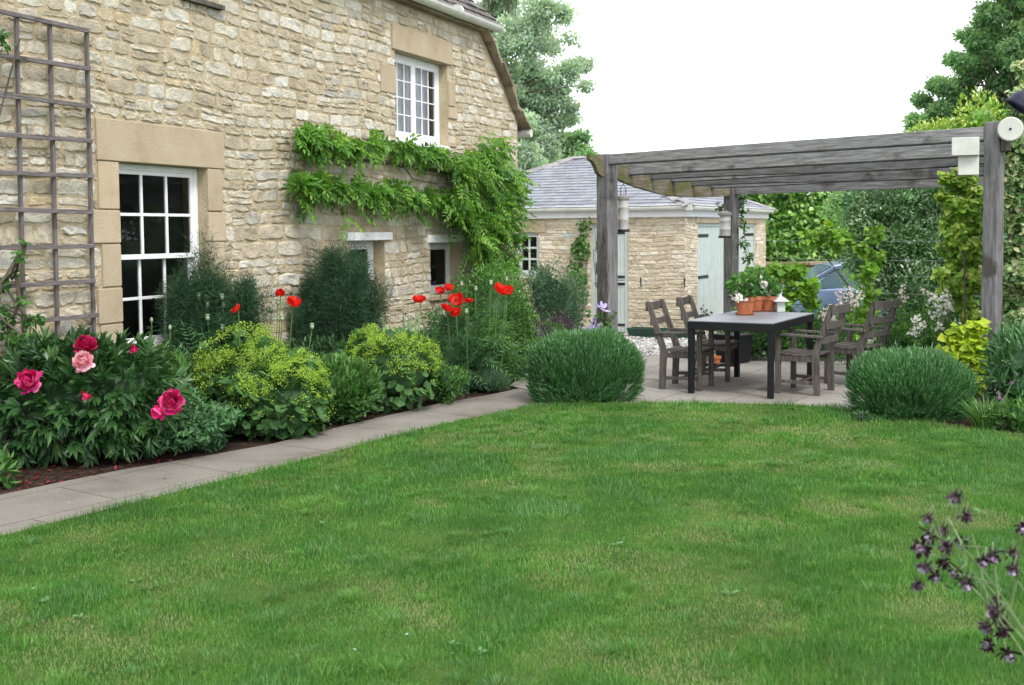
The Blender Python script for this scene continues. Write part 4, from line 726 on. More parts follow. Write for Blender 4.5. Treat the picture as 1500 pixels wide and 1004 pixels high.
# ================================================================== CAR
def car():
    c0 = D(1235, 400, 22.0); z0 = float(gz(c0[0], c0[1])); c = thing('parked_car', 'blue grey hatchback car parked on the drive behind the vines', 'car', (c0[0], c0[1], z0), math.pi-.06)   # local +x is the nose
    Wd = .86; st = np.array([2.08, 1.98, 1.7, 1.2, .85, .3, -.4, -1.1, -1.7, -2.0, -2.08]); top = np.array([.55, .66, .76, .86, .93, .95, .97, .98, .98, .93, .7]); bot = np.array([.3, .22, .2, .2, .2, .2, .2, .2, .22, .26, .35]); wd = np.array([.55, .72, .8, .85, .86, .87, .87, .87, .85, .78, .7])
    s = Soup(); n = 12; rings = []
    for x, t, b, w_ in zip(st, top, bot, wd):
        rings.append([(x, y, z) for y, z in ((-w_*.9, b), (-w_, b+.12), (-w_*1.01, (b+t)/2), (-w_*.97, t-.1), (-w_*.90, t), (-w_*.4, t+.03), (w_*.4, t+.03), (w_*.90, t), (w_*.97, t-.1), (w_*1.01, (b+t)/2), (w_, b+.12), (w_*.9, b))])
    V = np.array(rings).reshape(-1, 3); m = len(st); s.raw(V, [(i*n+j, i*n+(j+1) % n, (i+1)*n+(j+1) % n, (i+1)*n+j) for i in range(m-1) for j in range(n)], 4); s.raw(V, [list(range(n)), [(m-1)*n+i for i in range(n)][::-1]], n); body = s.build('body', M['carpaint'], c, smooth=True)
    # greenhouse: roofline from bonnet to tail
    gx_ = np.array([1.02, .75, .35, -.1, -.7, -1.2, -1.6, -1.92]); gz_ = np.array([.92, 1.1, 1.33, 1.43, 1.45, 1.40, 1.30, .97])
    s = Soup(); V = []
    for x, z in zip(gx_, gz_): hw_ = .80-.26*(z-.92); V += [(x, -hw_, z-.03), (x, -hw_*.82, z+.01), (x, hw_*.82, z+.01), (x, hw_, z-.03)]
    s.raw(V, [(i*4+j, i*4+j+1, i*4+4+j+1, i*4+4+j) for i in range(2, 6) for j in range(3)], 4); 
    for sy in (-1, 1):
        for i in range(len(gx_)-1):
            P_ = [np.array([gx_[k], sy*(.80-.26*(gz_[k]-.92)), gz_[k]-.03]) for k in (i, i+1)]; s.bar(P_[0], P_[1], .07, .05)
        s.bar((-.35, sy*.79, .93), (-.3, sy*.69, 1.41), .05, .07, (1, 0, 0)); s.bar((-1.3, sy*.79, .93), (-1.2, sy*.70, 1.38), .06, .12, (1, 0, 0))
    s.build('roof', M['carpaint'], c, smooth=False)
    for sy in (-1, 1):
        s = Soup(); k = range(1, 7); pts_ = [(gx_[i], sy*(.79-.26*(gz_[i]-.92)), gz_[i]-.05) for i in k]; base = [(gx_[i], sy*.80, .93) for i in k]; nn_ = len(pts_); s.raw(base+pts_, [(i, i+1, nn_+i+1, nn_+i) for i in range(nn_-1)], 4); s.build('side_window', M['carglass'], c)
        s = Soup(); s.bar((.72, sy*.84, 1.0), (.66, sy*.98, 1.02), .10, .12); s.build('door_mirror', M['carpaint'], c, bevel=.02)
        s = Soup(); s.bar((-.2, sy*.885, .84), (-.38, sy*.885, .84), .03, .03); s.build('door_handle', M['carpaint'], c)
        s = Soup(); s.box((1.93, sy*.55, .62), (.16, .3, .13)); s.build('headlight', M['alloy'], c, bevel=.03)
        for x in (1.32, -1.3):
            s = Soup(); R3 = np.array([[1, 0, 0], [0, 0, -1], [0, 1, 0]]).astype(float); s.lathe((x, sy*.80, .31), [(.2, -.1), (.29, -.1), (.31, -.07), (.31, .07), (.29, .1), (.2, .1)], 28, axis=R3); wh = s.build('wheel', M['rubber'], c, smooth=False)
            s = Soup(); s.lathe((x, sy*.86, .31), [(.2, 0), (.19, .02), (.17, -.03), (.05, -.02), (0, -.02)], 20, axis=R3)
            for a in range(5): an = a*1.2566; s.bar((x+.04*math.cos(an), sy*.905, .31+.04*math.sin(an)), (x+.19*math.cos(an), sy*.905, .31+.19*math.sin(an)), .02, .05, (0, 1, 0))
            s.build('rim', M['alloy'], wh)
    s = Soup(); s.raw([(1.0, -.76, .95), (1.0, .76, .95), (.37, .66, 1.335), (.37, -.66, 1.335)], [(0, 1, 2, 3)], 4); s.build('windscreen', M['carglass'], c); s = Soup(); s.raw([(-1.93, -.72, .98), (-1.93, .72, .98), (-1.62, .66, 1.30), (-1.62, -.66, 1.30)], [(0, 1, 2, 3)], 4); s.build('rear_window', M['carglass'], c)
    s = Soup(); s.box((2.07, 0, .33), (.08, 1.1, .16)); s.build('bumper', M['rubber'], c, bevel=.02)
car()
# gravel stones
rg = np.random.default_rng(12); n = 26000; x = rg.uniform(.2, 7.5, n); y = rg.uniform(14.9, 24, n); P_ = np.stack([x, y, gz(x, y)+.0], 1); ga = np.stack([x-GC[0], y-GC[1]], 1); lx = ga@gd[:2]; ly = ga@gn[:2]
k = ~((lx > -.0) & (ly < 0)) & ~inpoly(x, y, [tuple(p[:2]) for p in patio_poly]); P_ = P_[k]; s = Soup(); A, Nf = unit(rg, len(P_)), np.array([0, 0, 1.])+unit(rg, len(P_))*.5; A[:, 2] *= .3
s.leaves(P_-nrm(A)*.02+np.array([0, 0, .008]), A, Nf, .035+.03*rg.random(len(P_)), .03+.02*rg.random(len(P_)), 'oval', rg.random(len(P_))); tag(s.build('gravel', M['pebble']), 'pale gravel on the drive in front of the outbuilding', 'gravel', kind='stuff')
# ================================================================== PLANTS
def lm(n, *cols, **k): M[n] = leafm(n, [(i/(len(cols)-1), c) for i, c in enumerate(cols)], **k)
lm('peony_leaf', (.02, .06, .022), (.035, .10, .03), (.05, .13, .035), (.10, .20, .06), rough=.38, spec=.5, trans=.18)
lm('mat_leaf', (.03, .09, .035), (.05, .14, .05), (.08, .19, .065), (.13, .25, .11), trans=.25)
lm('alch_leaf', (.035, .095, .03), (.06, .15, .04), (.085, .19, .055), rough=.6)
lm('alch_flower', (.20, .34, .035), (.30, .47, .05), (.42, .58, .10), (.17, .30, .03), trans=.3)
lm('fennel_leaf', (.02, .055, .026), (.032, .082, .038), (.055, .125, .055), rough=.7, trans=.2)
lm('wisteria_leaf', (.04, .13, .018), (.08, .21, .025), (.14, .30, .038), (.25, .41, .08), rough=.45, trans=.35)
lm('lavender_leaf', (.03, .11, .03), (.055, .17, .045), (.10, .24, .085), (.30, .42, .29), rough=.65, trans=.15)
lm('mid_leaf', (.03, .095, .022), (.055, .15, .03), (.09, .21, .045), (.15, .30, .07), trans=.28)
lm('dark_leaf', (.02, .05, .022), (.03, .08, .03), (.05, .115, .04), (.09, .16, .07), trans=.2)
lm('grey_leaf', (.06, .11, .07), (.10, .165, .105), (.16, .23, .16), trans=.18)
lm('blue_leaf', (.04, .10, .05), (.07, .15, .075), (.11, .20, .11), (.18, .27, .17), trans=.2)
lm('bright_leaf', (.09, .22, .02), (.14, .31, .03), (.22, .40, .045), (.32, .48, .07), trans=.35)
lm('gold_leaf', (.24, .38, .025), (.34, .47, .03), (.46, .54, .05), (.18, .32, .03), trans=.35)
lm('ivy_leaf', (.12, .27, .035), (.22, .40, .05), (.38, .50, .085), (.56, .57, .20), trans=.2, rough=.4)
lm('ivyv_leaf', (.09, .19, .06), (.17, .29, .09), (.45, .48, .26), (.60, .58, .38), trans=.2, rough=.4)
lm('hedge_leaf', (.05, .15, .02), (.10, .25, .035), (.18, .36, .06), (.34, .50, .16), rough=.35, spec=.5, trans=.3, nam=.3)
lm('silver_leaf', (.045, .12, .035), (.08, .19, .06), (.18, .30, .14), (.55, .62, .52), rough=.45, trans=.2, nam=.35)
lm('willow_leaf', (.27, .40, .33), (.40, .53, .45), (.52, .63, .56), (.66, .73, .68), rough=.5, trans=.5, nsc=.8, nam=.3)
lm('oak_leaf', (.11, .23, .11), (.17, .33, .16), (.26, .43, .21), (.38, .52, .28), trans=.5, nsc=.7, nam=.3)
lm('dull_purple', (.05, .04, .05), (.09, .06, .08), (.10, .12, .07), trans=.15)
lm('poppy_red', (.55, .01, .008), (.72, .018, .012), (.82, .04, .02), rough=.5, trans=.35)
lm('peony_pink', (.48, .005, .12), (.70, .03, .24), (.86, .22, .48), rough=.5, trans=.3)
lm('peony_deep', (.42, .004, .05), (.60, .008, .11), (.74, .05, .20), rough=.5, trans=.3)
lm('peony_pale', (.70, .25, .40), (.80, .42, .55), (.86, .62, .70), rough=.5, trans=.3)
lm('petal_white', (.62, .60, .64), (.78, .76, .80), (.85, .84, .86), rough=.5, trans=.3)
lm('petal_blush', (.66, .50, .58), (.76, .66, .72), (.82, .78, .80), rough=.5, trans=.3)
lm('petal_lilac', (.38, .30, .62), (.50, .42, .75), (.60, .54, .82), rough=.5, trans=.3)
lm('petal_mauve', (.40, .16, .42), (.50, .25, .55), (.58, .36, .62), rough=.5, trans=.3)
lm('aquil_dark', (.016, .003, .012), (.03, .006, .022), (.055, .013, .042), rough=.45, trans=.2)
lm('aquil_pale', (.28, .20, .34), (.42, .34, .48), (.55, .50, .58), rough=.5, trans=.3)
lm('seed_pod', (.20, .28, .17), (.27, .35, .22), (.33, .40, .27), rough=.6, trans=.0)
lm('dead_petal', (.12, .006, .012), (.20, .01, .025), (.14, .06, .04), trans=.1)
Zu = np.array([0, 0, 1.])
def B3(px, py, Y): return D(px, py, Y)
class Plant:
    def __init__(s, name, label, cat, base, group=None): s.b = np.array(base, float); s.root = thing(name, label, cat, s.b, 0, group); s.rng = np.random.default_rng(abs(hash_(label)) % 99991)
    def part(s, soup, name, mat, smooth=False, label=None):
        if not soup.V: return None
        o = soup.build(name, M[mat], s.root, s.b, smooth)
        if label: o['label'] = label
        return o
def hash_(t):
    h = 7
    for c in t: h = (h*131+ord(c)) % 1000003
    return h
def fol(s, rg, c, r, n, tm, L, W, out=.6, up=.3, rand=.6, shell=.35, lob=.2, ex=2., zmin=.01, upb=None, fr=3.2, jl=.35, coref=.62, bias=0.0):
    P, Nn = blob(rg, c, r, n, shell, lob, ex, zmin, upb, fr); A, Nf = orient(rg, Nn, out, up, rand); n = len(P)
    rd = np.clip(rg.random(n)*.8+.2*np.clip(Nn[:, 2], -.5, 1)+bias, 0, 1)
    s.leaves(P, A, Nf, L*(1-jl/2+jl*rg.random(n)), W*(1-jl/2+jl*rg.random(n)), tm, rd)
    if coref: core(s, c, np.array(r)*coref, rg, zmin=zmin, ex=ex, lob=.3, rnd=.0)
    return P, Nn
def stems(pl, tops, r=.004, name='stem', mat='stem', spread=.35, base=None, bow=.1):
    s = Soup(); b = pl.b if base is None else base
    for t in tops:
        t = np.array(t); a = np.array([b[0]+(t[0]-b[0])*spread, b[1]+(t[1]-b[1])*spread, b[2]]); q = np.linspace(0, 1, 5)[:, None]; P = a+(t-a)*q; P[:, :2] += (q*(1-q)*bow*(t-a)[:2]); P[:, 2] += (q[:, 0]*(1-q[:, 0]))*.25*np.linalg.norm((t-a)[:2]); s.tube(P, np.linspace(r*1.3, r, 5), 5)
    return pl.part(s, name, mat)
def shrub(name, label, cat, blobs, n, tm, L, W, mat, stem='bark', group=None, parts=True, **k):
    """blobs: list of (centre xyz, radii)"""
    c0 = np.mean([b[0] for b in blobs], 0); base = np.array([c0[0], c0[1], float(gz(c0[0], c0[1]))]); pl = Plant(name, label, cat, base, group); s = Soup(); vol = [np.prod(b[1])**.67 for b in blobs]; tot = sum(vol)
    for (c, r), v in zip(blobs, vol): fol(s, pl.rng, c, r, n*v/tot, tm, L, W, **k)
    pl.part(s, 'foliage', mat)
    st = Soup()
    for (c, r) in blobs:
        for i in range(3): e = np.array(c)+np.array(r)*pl.rng.uniform(-.5, .5, 3); q = np.linspace(0, 1, 4)[:, None]; a = base+np.array([pl.rng.uniform(-.05, .05), pl.rng.uniform(-.05, .05), 0]); P = a+(e-a)*q; P[1:3] += pl.rng.normal(size=(2, 3))*.03; st.tube(P, [.016, .012, .009, .006], 5)
    pl.part(st, 'stem', stem); return pl
def flower(s, rg, c, ax, r, layers, tm='petal', wr=.9):
    """layers: (number, openness 0 closed .. 1 flat, size)"""
    ax = nrm(np.array(ax, float)); u = nrm(np.cross(ax, [.3, .8, .1])); v = np.cross(ax, u)
    for (n, op, sz) in layers:
        a = np.arange(n)/n*6.283+rg.random()*6+rg.normal(size=n)*.15; rad = u*np.cos(a)[:, None]+v*np.sin(a)[:, None]; o = np.clip(op+rg.normal(size=n)*.12, 0, 1.3)[:, None]
        A = rad*np.sin(o*1.5)+ax*np.cos(o*1.5); Nf = ax*np.sin(o*1.5)-rad*np.cos(o*1.5); s.leaves(np.array(c)+rad*r*.06, A, Nf+rg.normal(size=(n, 3))*.12, r*sz*(.85+.3*rg.random(n)), r*sz*wr*(.85+.3*rg.random(n)), tm, rg.random(n))
# ---------------------------------------------------------------- wisteria
def inpx(rg, poly, n):
    P = np.array(poly, float); lo, hi = P.min(0), P.max(0); q = rg.uniform(lo, hi, (n*4, 2)); k = inpoly(q[:, 0], q[:, 1], poly); return q[k][:n]
def onwall(px, py, off): return PL(px, py, H0+HN*off, HN)
def compound(s, rg, P, A, Nf, L, np_, ll, lw):
    A = nrm(A); B = nrm(np.cross(A, Nf)); Nf = np.cross(B, A); n = len(P); rd = rg.random(n)
    for j in range(np_+1):
        f = (j+.6)/(np_+.6); pos = P+A*(L*f)[:, None]-Zu*(L*.35*f*f)[:, None]; fall = -Zu*.5*f
        for sd in ((-1, 1) if j < np_ else (0,)):
            d = A*(.55 if sd else 1)+B*sd*.8+fall*.8+rg.normal(size=(n, 3))*.12; s.leaves(pos, d, Nf+rg.normal(size=(n, 3))*.25, ll*(1-.25*abs(f-.5))*(.85+.3*rg.random(n)), lw*(.85+.3*rg.random(n)), 'oval', np.clip(rd*.7+.3*rg.random(n), 0, 1))
wb = H0+HN*.16-HD*.55; wis = Plant('wisteria', 'bright green wisteria trained in two arms along the house wall', 'climber', wb); rg = wis.rng; s = Soup()
def arm(pts, hw_, n, o0=.06, o1=.26):
    pts = np.array(pts, float); t = rg.random(n)*(len(pts)-1); i = t.astype(int); f = (t-i)[:, None]; q = pts[i]*(1-f)+pts[i+1]*f; q[:, 1] += rg.normal(size=n)*hw_*(.7+.5*np.sin(t*3.1+pts[0, 1])); return q
def addw(q, o0, o1, L=.24):
    n = len(q); P = np.array([onwall(x, y, o0+(o1-o0)*rg.random()) for x, y in q]); A = HN*.55+unit(rg, n)*.75-Zu*.35+(-HD)*.15; Nf = HN*.7+Zu*.6+rg.normal(size=(n, 3))*.3; compound(s, rg, P, A, Nf, L*(.6+.6*rg.random(n)), 6, .085, .032)
addw(arm([(437, 193), (470, 200), (510, 212), (545, 206), (600, 214), (650, 228), (700, 235)], 5, 230), .04, .2, .19)
addw(arm([(435, 198), (448, 190), (462, 202)], 8, 40), .04, .18, .18)
addw(arm([(434, 264), (480, 267), (540, 276), (600, 283), (660, 290), (700, 300)], 6, 260), .04, .22, .2)
addw(np.array([(x+rg.normal()*5, y+rg.normal()*6) for x, y in ((440, 290), (448, 300), (505, 320), (515, 305), (525, 232), (612, 320), (660, 330), (655, 312), (560, 290), (470, 215))*2]), .04, .2)
addw(inpx(rg, [(686, 215), (704, 198), (728, 200), (752, 228), (766, 262), (766, 300), (758, 345), (756, 400), (735, 412), (700, 408), (686, 372), (690, 335), (664, 312), (668, 250)], 560), .05, .5, .25)
addw(inpx(rg, [(660, 235), (720, 215), (755, 260), (755, 330), (700, 340), (660, 310)], 200), .2, .5, .25)
wis.part(s, 'foliage', 'wisteria_leaf')
s = Soup()
for pts, r in (([(728, 470), (722, 400), (706, 340), (714, 290), (700, 262), (640, 250), (570, 238), (500, 232), (445, 215)], (.05, .012)), ([(726, 430), (716, 360), (700, 318), (640, 306), (560, 296), (490, 288), (438, 282)], (.04, .01)), ([(724, 420), (735, 330), (725, 260), (722, 215)], (.04, .01)), ([(450, 213), (447, 245), (443, 275), (446, 300)], (.009, .006)), ([(590, 242), (604, 262), (640, 270)], (.009, .005))):
    P = np.array([onwall(x, y, .07+.03*math.sin(x)) for x, y in pts]); s.tube(P, np.linspace(r[0], r[1], len(P)), 7)
s.tube([wb, wb+np.array([0, 0, .5]), onwall(726, 430, .1)], [.06, .055, .045], 8); wis.part(s, 'stem', 'bark', True)
# ---------------------------------------------------------------- the border, left to right
def clump(name, label, cat, px, py, Y, rx, ry, ztop_, n, tm, L, W, mat, **k):
    c = D(px, py, Y); return shrub(name, label, cat, [((c[0], c[1], ztop_*.5), (rx, ry, ztop_*.52))], n, tm, L, W, mat, 'stem', **k)
def ferny(name, label, cat, px, py, Y, rx, ry, zt, n, mat, L=.30, np_=6, ll=.075, lw=.016, droop=.1):
    c = D(px, py, Y); pl = Plant(name, label, cat, (c[0], c[1], float(gz(c[0], c[1])))); rg = pl.rng; s = Soup(); cc = (c[0], c[1], zt*.42); P, Nn = blob(rg, cc, (rx*.8, ry*.8, zt*.5), n, .5, .25, 2, .03); A = nrm(Nn*.7+Zu*.55+unit(rg, len(P))*.5); compound(s, rg, P, A, Nn*.5+Zu*.6+unit(rg, len(P))*.3, L*(.6+.6*rg.random(len(P))), np_, ll, lw); core(s, cc, (rx*.5, ry*.5, zt*.4), rg, zmin=0., lob=.3); pl.part(s, 'foliage', mat); q = Soup()
    for p in P[::12]: q.tube([pl.b, (pl.b+p)/2+[0, 0, .05], p], .004, 4, cap=False)
    pl.part(q, 'stem', 'stem'); return pl
# peony
pb = D(100, 600, 8.42); pb[2] = 0; peo = Plant('peony', 'large dark leaved peony bush with pink double flowers at the left end of the border', 'peony', pb); rg = peo.rng; s = Soup()
for c, r, n in (((pb[0], pb[1], .46), (.62, .40, .42), 420), ((pb[0]-.5, pb[1]-.05, .40), (.45, .36, .38), 260), ((pb[0]+.36, pb[1]+.05, .48), (.42, .38, .38), 230)):
    P, Nn = blob(rg, c, r, n, .3, .12, 2.2, .10); A, Nf = orient(rg, Nn, .85, .15, .4); n = len(P); A = nrm(A-Zu*.25*(Nn[:, 2:3] < .3)); B = nrm(np.cross(A, Nf)); rd = rg.random(n)
    for k_, (f, w_) in enumerate(((1, 0), (.8, .55), (.8, -.55), (.62, 1.0), (.62, -1.0), (.3, 1.4), (.3, -1.4))):
        dd = A+B*w_*.8+rg.normal(size=(n, 3))*.12-Zu*.1; s.leaves(P+A*(.05*f), dd, Nf+rg.normal(size=(n, 3))*.25, (.13 if k_ < 3 else .105)*(.8+.4*rg.random(n)), .038*(.8+.4*rg.random(n)), 'oval', np.clip(rd*.6+.4*rg.random(n), 0, 1))
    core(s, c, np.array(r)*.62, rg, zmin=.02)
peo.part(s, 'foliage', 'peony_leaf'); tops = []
for (px, py, rp, Y, mt, lb, ax) in ((125, 503, 15, 8.12, 'peony_deep', 'crimson pink peony flower at the top', (.2, -.6, .7)), (121, 528, 14, 7.98, 'peony_pale', 'pale pink peony flower', (.2, -.9, .4)), (40, 557, 17, 7.92, 'peony_pink', 'pink peony flower on the left', (0, -.9, .4)), (250, 588, 18, 8.02, 'peony_pink', 'largest hot pink peony flower low on the right', (.2, -.9, .3)), (231, 604, 11, 7.98, 'peony_pink', 'drooping side petals of the hot pink flower', (-.3, -.9, -.3)), (195, 513, 8, 8.25, 'peony_pink', 'small half open pink peony flower', (.3, -.6, .5)), (126, 580, 7, 7.9, 'peony_deep', 'withered dark peony flower', (-.3, -.6, -.6))):
    c = D(px, py, Y); r = rp*Y/1650; s = Soup(); lay = [(7, 1.2, .95), (9, .95, .85), (12, .75, .9), (13, .55, .85), (12, .38, .9), (12, .2, .85), (8, .05, .8)]
    if rp < 9: lay = [(5, .4, 1.1), (5, .2, 1)] if rp == 8 else [(4, .5, 1.3), (3, .9, 1.1)]
    if rp == 11: lay = [(6, .7, 1.0), (6, .35, 1.)]
    flower(s, rg, c-nrm(np.array(ax, float))*r*.45, ax, r*1.12, lay, wr=.62 if len(lay) > 3 else .9); peo.part(s, 'flower', mt, label=lb); tops.append(c-nrm(np.array(ax, float))*r*.4)
for t_ in tops: s = Soup(); s.tube([t_+np.array([(pb[0]-t_[0])*.4, .34, -.30]), t_+np.array([(pb[0]-t_[0])*.15, .15, -.10]), t_], [.006, .005, .004], 5); peo.part(s, 'stem', 'stem')
# ground cover mat between peony and lady's mantle
pl = clump('catmint_mat', 'low grey green bushy mat spilling on the path beside the peony', 'plant', 262, 620, 8.75, .44, .42, .42, 3400, 'oval', .06, .024, 'mat_leaf', lob=.35, out=.5, up=.35, rand=.9, shell=.4)
def alchemilla(label, blobs, nl, nf):
    c0 = np.mean([b[0] for b in blobs], 0); pl = Plant('lady_mantle', label, 'plant', (c0[0], c0[1], 0), 'lady mantle clumps in the border'); rg = pl.rng; s = Soup(); q = Soup(); st = Soup()
    for c, r in blobs:
        P, Nn = blob(rg, c, r, nl, .3, .15, 2.2, .04); A = nrm(Nn*.7-Zu*.25+unit(rg, len(P))*.4); Nf = Nn+Zu*.7+unit(rg, len(P))*.3; s.leaves(P, A, Nf, .095*(.6+.7*rg.random(len(P))), .11*(.6+.6*rg.random(len(P))), 'round', rg.random(len(P))); core(s, c, np.array(r)*.7, rg, zmin=.01)
        C, Nc = blob(rg, np.array(c)+[0, 0, .03], np.array(r)*1.04, nf*4, .10, .16, 2.2, c[2]*.12, up=.7)
        k = (rg.random(len(C)) < .28+.72*np.clip(Nc[:, 2]+.3, 0, 1)) & (fbm(C[:, 0], C[:, 2]+C[:, 1], 10, 3, 2) > .47); C = C[k]; Nc = Nc[k]
        for _ in range(16): off = unit(rg, len(C))*(.006+.036*rg.random((len(C), 1))); q.leaves(C+off, unit(rg, len(C)), unit(rg, len(C)), .010+.005*rg.random(len(C)), .010+.004*rg.random(len(C)), 'diamond', rg.random(len(C)))
        for c_ in C[::9]: a = np.array(c)*[1, 1, .3]+(c_-np.array(c))*.4; st.tube([a, (a+c_)/2+[0, 0, .02], c_], [.003, .0025, .002], 4, cap=False)
    pl.part(s, 'foliage', 'alch_leaf'); pl.part(q, 'flower_froth', 'alch_flower'); pl.part(st, 'stem', 'stem')
c = D(380, 560, 9.45); alchemilla('big clump of yellow green frothy flowers over round leaves beside the grey green mat', [((c[0], c[1], .38), (.50, .42, .36)), ((c[0]-.22, c[1]+.25, .50), (.38, .35, .34)), ((c[0]+.2, c[1]-.05, .3), (.42, .36, .30))], 330, 300)
c = D(578, 550, 10.8); alchemilla('smaller clump of yellow green frothy flowers nearest the poppies', [((c[0], c[1], .36), (.45, .38, .34)), ((c[0]-.15, c[1]+.15, .42), (.35, .3, .30))], 330, 270)
clump('sedum_mound', 'low fresh green leafy mound between the two frothy yellow clumps', 'plant', 492, 575, 10.1, .38, .34, .56, 2300, 'oval', .075, .026, 'mid_leaf', up=.7, out=.6, rand=.6, lob=.15)
# filler greenery at the foot of the wall
clump('leafy_herb', 'mid green leafy herb under the tall sash window behind the peony', 'plant', 215, 530, 9.35, .45, .25, .74, 1800, 'oval', .075, .022, 'mid_leaf', up=.9, out=.5)
ferny('poppy_leaves', 'jagged grey green poppy leaves below the seed heads', 'plant', 310, 510, 9.75, .45, .28, .86, 260, 'mat_leaf')
clump('shaded_undergrowth', 'dark green undergrowth at the foot of the large fennel', 'plant', 480, 520, 11.3, .9, .32, .62, 3200, 'oval', .06, .025, 'dark_leaf', up=.7)
clump('leafy_herb', 'green herb under the wall trellis behind the peony', 'plant', 70, 505, 8.5, .45, .12, .84, 1500, 'oval', .07, .022, 'mid_leaf', up=.8)
# fennel
def fennel(label, c, r, zt, n, lean=0):
    pl = Plant('fennel', label, 'fennel', (c[0], c[1], 0), 'dark feathery fennel against the wall'); rg = pl.rng; s = Soup(); st = Soup()
    for i in range(30):
        a = rg.random()*6.28; u = rg.random()**.6; e = np.array([c[0]+math.cos(a)*r*u*.8, c[1]+math.sin(a)*r*u*.55, zt*(.38+.6*rg.random()*(1-.3*u))]); b = np.array([c[0]+math.cos(a)*.08, c[1]+math.sin(a)*.08, 0]); q = np.linspace(0, 1, 6)[:, None]; P = b+(e-b)*q; st.tube(P, np.linspace(.007, .003, 6), 4, cap=False)
        m = int(n*2.4)//30; f = .35+.7*rg.random(m); cc = b+(e-b)*f[:, None]; rad = (.13+.16*((i*7)%5)/4)*(1.15-f*.45); d = unit(rg, m); d[:, 2] = d[:, 2]*.8+.25
        pos = cc+d*(rad*rg.random(m)**.6)[:, None]; A = nrm(d*.8+Zu*.15+unit(rg, m)*.9)
        s.leaves(pos, A, unit(rg, m), .045+.05*rg.random(m), .0042, 'tri', rg.random(m))
    pl.part(st, 'stem', 'stem'); pl.part(s, 'foliage', 'fennel_leaf')
c = D(312, 430, 9.95); fennel('dark feathery fennel half covering the tall sash window', c, .50, 1.5, 72000)
c = D(300, 380, 9.85); fennel('slim dark fennel plume rising beside the window jamb', c, .16, 1.72, 9000)
c = D(498, 430, 11.7); fennel('largest dark feathery fennel in front of the low windows', c, .64, 1.68, 50000)
# poppies
def pods_and_flowers(label, base, pods, fls, Y, grp, leaf=None):
    pl = Plant('oriental_poppy', label, 'poppy', base, grp); rg = pl.rng; tops = []
    for (px, py, dy) in pods:
        c = D(px, py, Y+dy); s = Soup(); s.lathe(c, [(0, -.026), (.012, -.02), (.02, 0), (.017, .016), (.010, .021), (.021, .025), (.02, .030), (0, .034)], 10, .5); pl.part(s, 'seed_head', 'seed_pod', True); tops.append(c-Zu*.015)
    for (px, py, rp, dy, op) in fls:
        c = D(px, py, Y+dy); r = rp*(Y+dy)/1650; s = Soup(); ax = (rg.normal()*.4, -.4+rg.normal()*.3, .8); flower(s, rg, c-Zu*r*.5, ax, r*1.18, [(4, op, 1.0), (4, op*.75, .95)], wr=1.25)
        s.lathe(c-Zu*r*.5+nrm(np.array(ax))*r*.2, [(0, 0), (r*.18, .01), (r*.2, r*.3), (0, r*.34)], 8, 0.0); pl.part(s, 'flower', 'poppy_red'); tops.append(c-Zu*r*.5)
    stems(pl, tops, .0045, spread=.75, bow=.1); return pl
pods_and_flowers('poppies with three red flowers and many seed heads in front of the tall window', G(330, 640)*[1, 1, 0]+[0, .9, 0], [(291, 434, 0), (300, 436, .1), (304, 447, 0), (325, 436, 0), (327, 448, .05), (333, 458, .1), (304, 466, -.1), (379, 457, .2), (397, 456, .3), (326, 481, -.1), (457, 479, .4), (360, 474, .1), (407, 444, .3), (413, 467, .2)], [(349, 450, 9, -.35, .7), (411, 428, 8, .3, .45), (429, 441, 11, .3, .65)], 9.75, 'poppies in the border')
pods_and_flowers('poppies with nine red flowers in front of the wisteria', D(690, 500, 12.3)*[1, 1, 0], [(719, 415, .1), (697, 424, .2), (676, 417, .3), (683, 457, -.3), (742, 410, .3)], [(615, 438, 10, -.3, .6), (645, 425, 7, 0, .6), (656, 421, 7, .1, .6), (668, 437, 10, 0, .75), (686, 440, 7, .0, .6), (655, 451, 10, -.1, .7), (668, 457, 8, -.1, .7), (729, 422, 11, .1, .6), (744, 424, 9, .1, .7)], 11.9, 'poppies in the border')
# lilies
for px, py, pyb, Y in ((222, 471, 520, 9.2), (249, 482, 520, 9.3)):
    t = D(px, py, Y); b = np.array([t[0], t[1], 0.]); pl = Plant('lily', ('taller' if px == 222 else 'shorter')+' lily stem in bud before the foot of the sash window', 'lily', b); rg = pl.rng; s = Soup(); s.tube([b, t], [.006, .004], 5); pl.part(s, 'stem', 'stem'); s = Soup(); n = 60; f = rg.random(n); a = rg.random(n)*6.28; P = b+(t-b)*(.5+.46*f)[:, None]; s.leaves(P, np.stack([np.cos(a), np.sin(a), np.full(n, .35)], 1), Zu+unit(rg, n)*.3, .075*(1.1-.4*f), .012, 'strap', rg.random(n)); pl.part(s, 'foliage', 'dark_leaf'); s = Soup(); s.lathe(t, [(0, -.015), (.012, 0), (.014, .012), (.008, .03), (0, .035)], 8); pl.part(s, 'bud', 'seed_pod')
# iris blades
c = D(588, 500, 11.3); pl = Plant('iris', 'upright sword shaped iris leaves between fennel and red poppies', 'iris', (c[0], c[1], 0)); rg = pl.rng; s = Soup()
for (px, py, lx) in ((600, 452, .05), (592, 448, .02), (612, 455, .08), (570, 466, -.04), (560, 455, -.07), (605, 462, .1), (618, 450, .04), (565, 475, -.1), (580, 470, 0)):
    t = D(px, py, 11.3); b = np.array([c[0]+(t[0]-c[0])*.3, c[1], 0]); s.leaves([b], [t-b], [[.2, -1, 0]], np.linalg.norm(t-b), .035, 'strap', rg.random(1))
pl.part(s, 'leaf', 'mid_leaf')
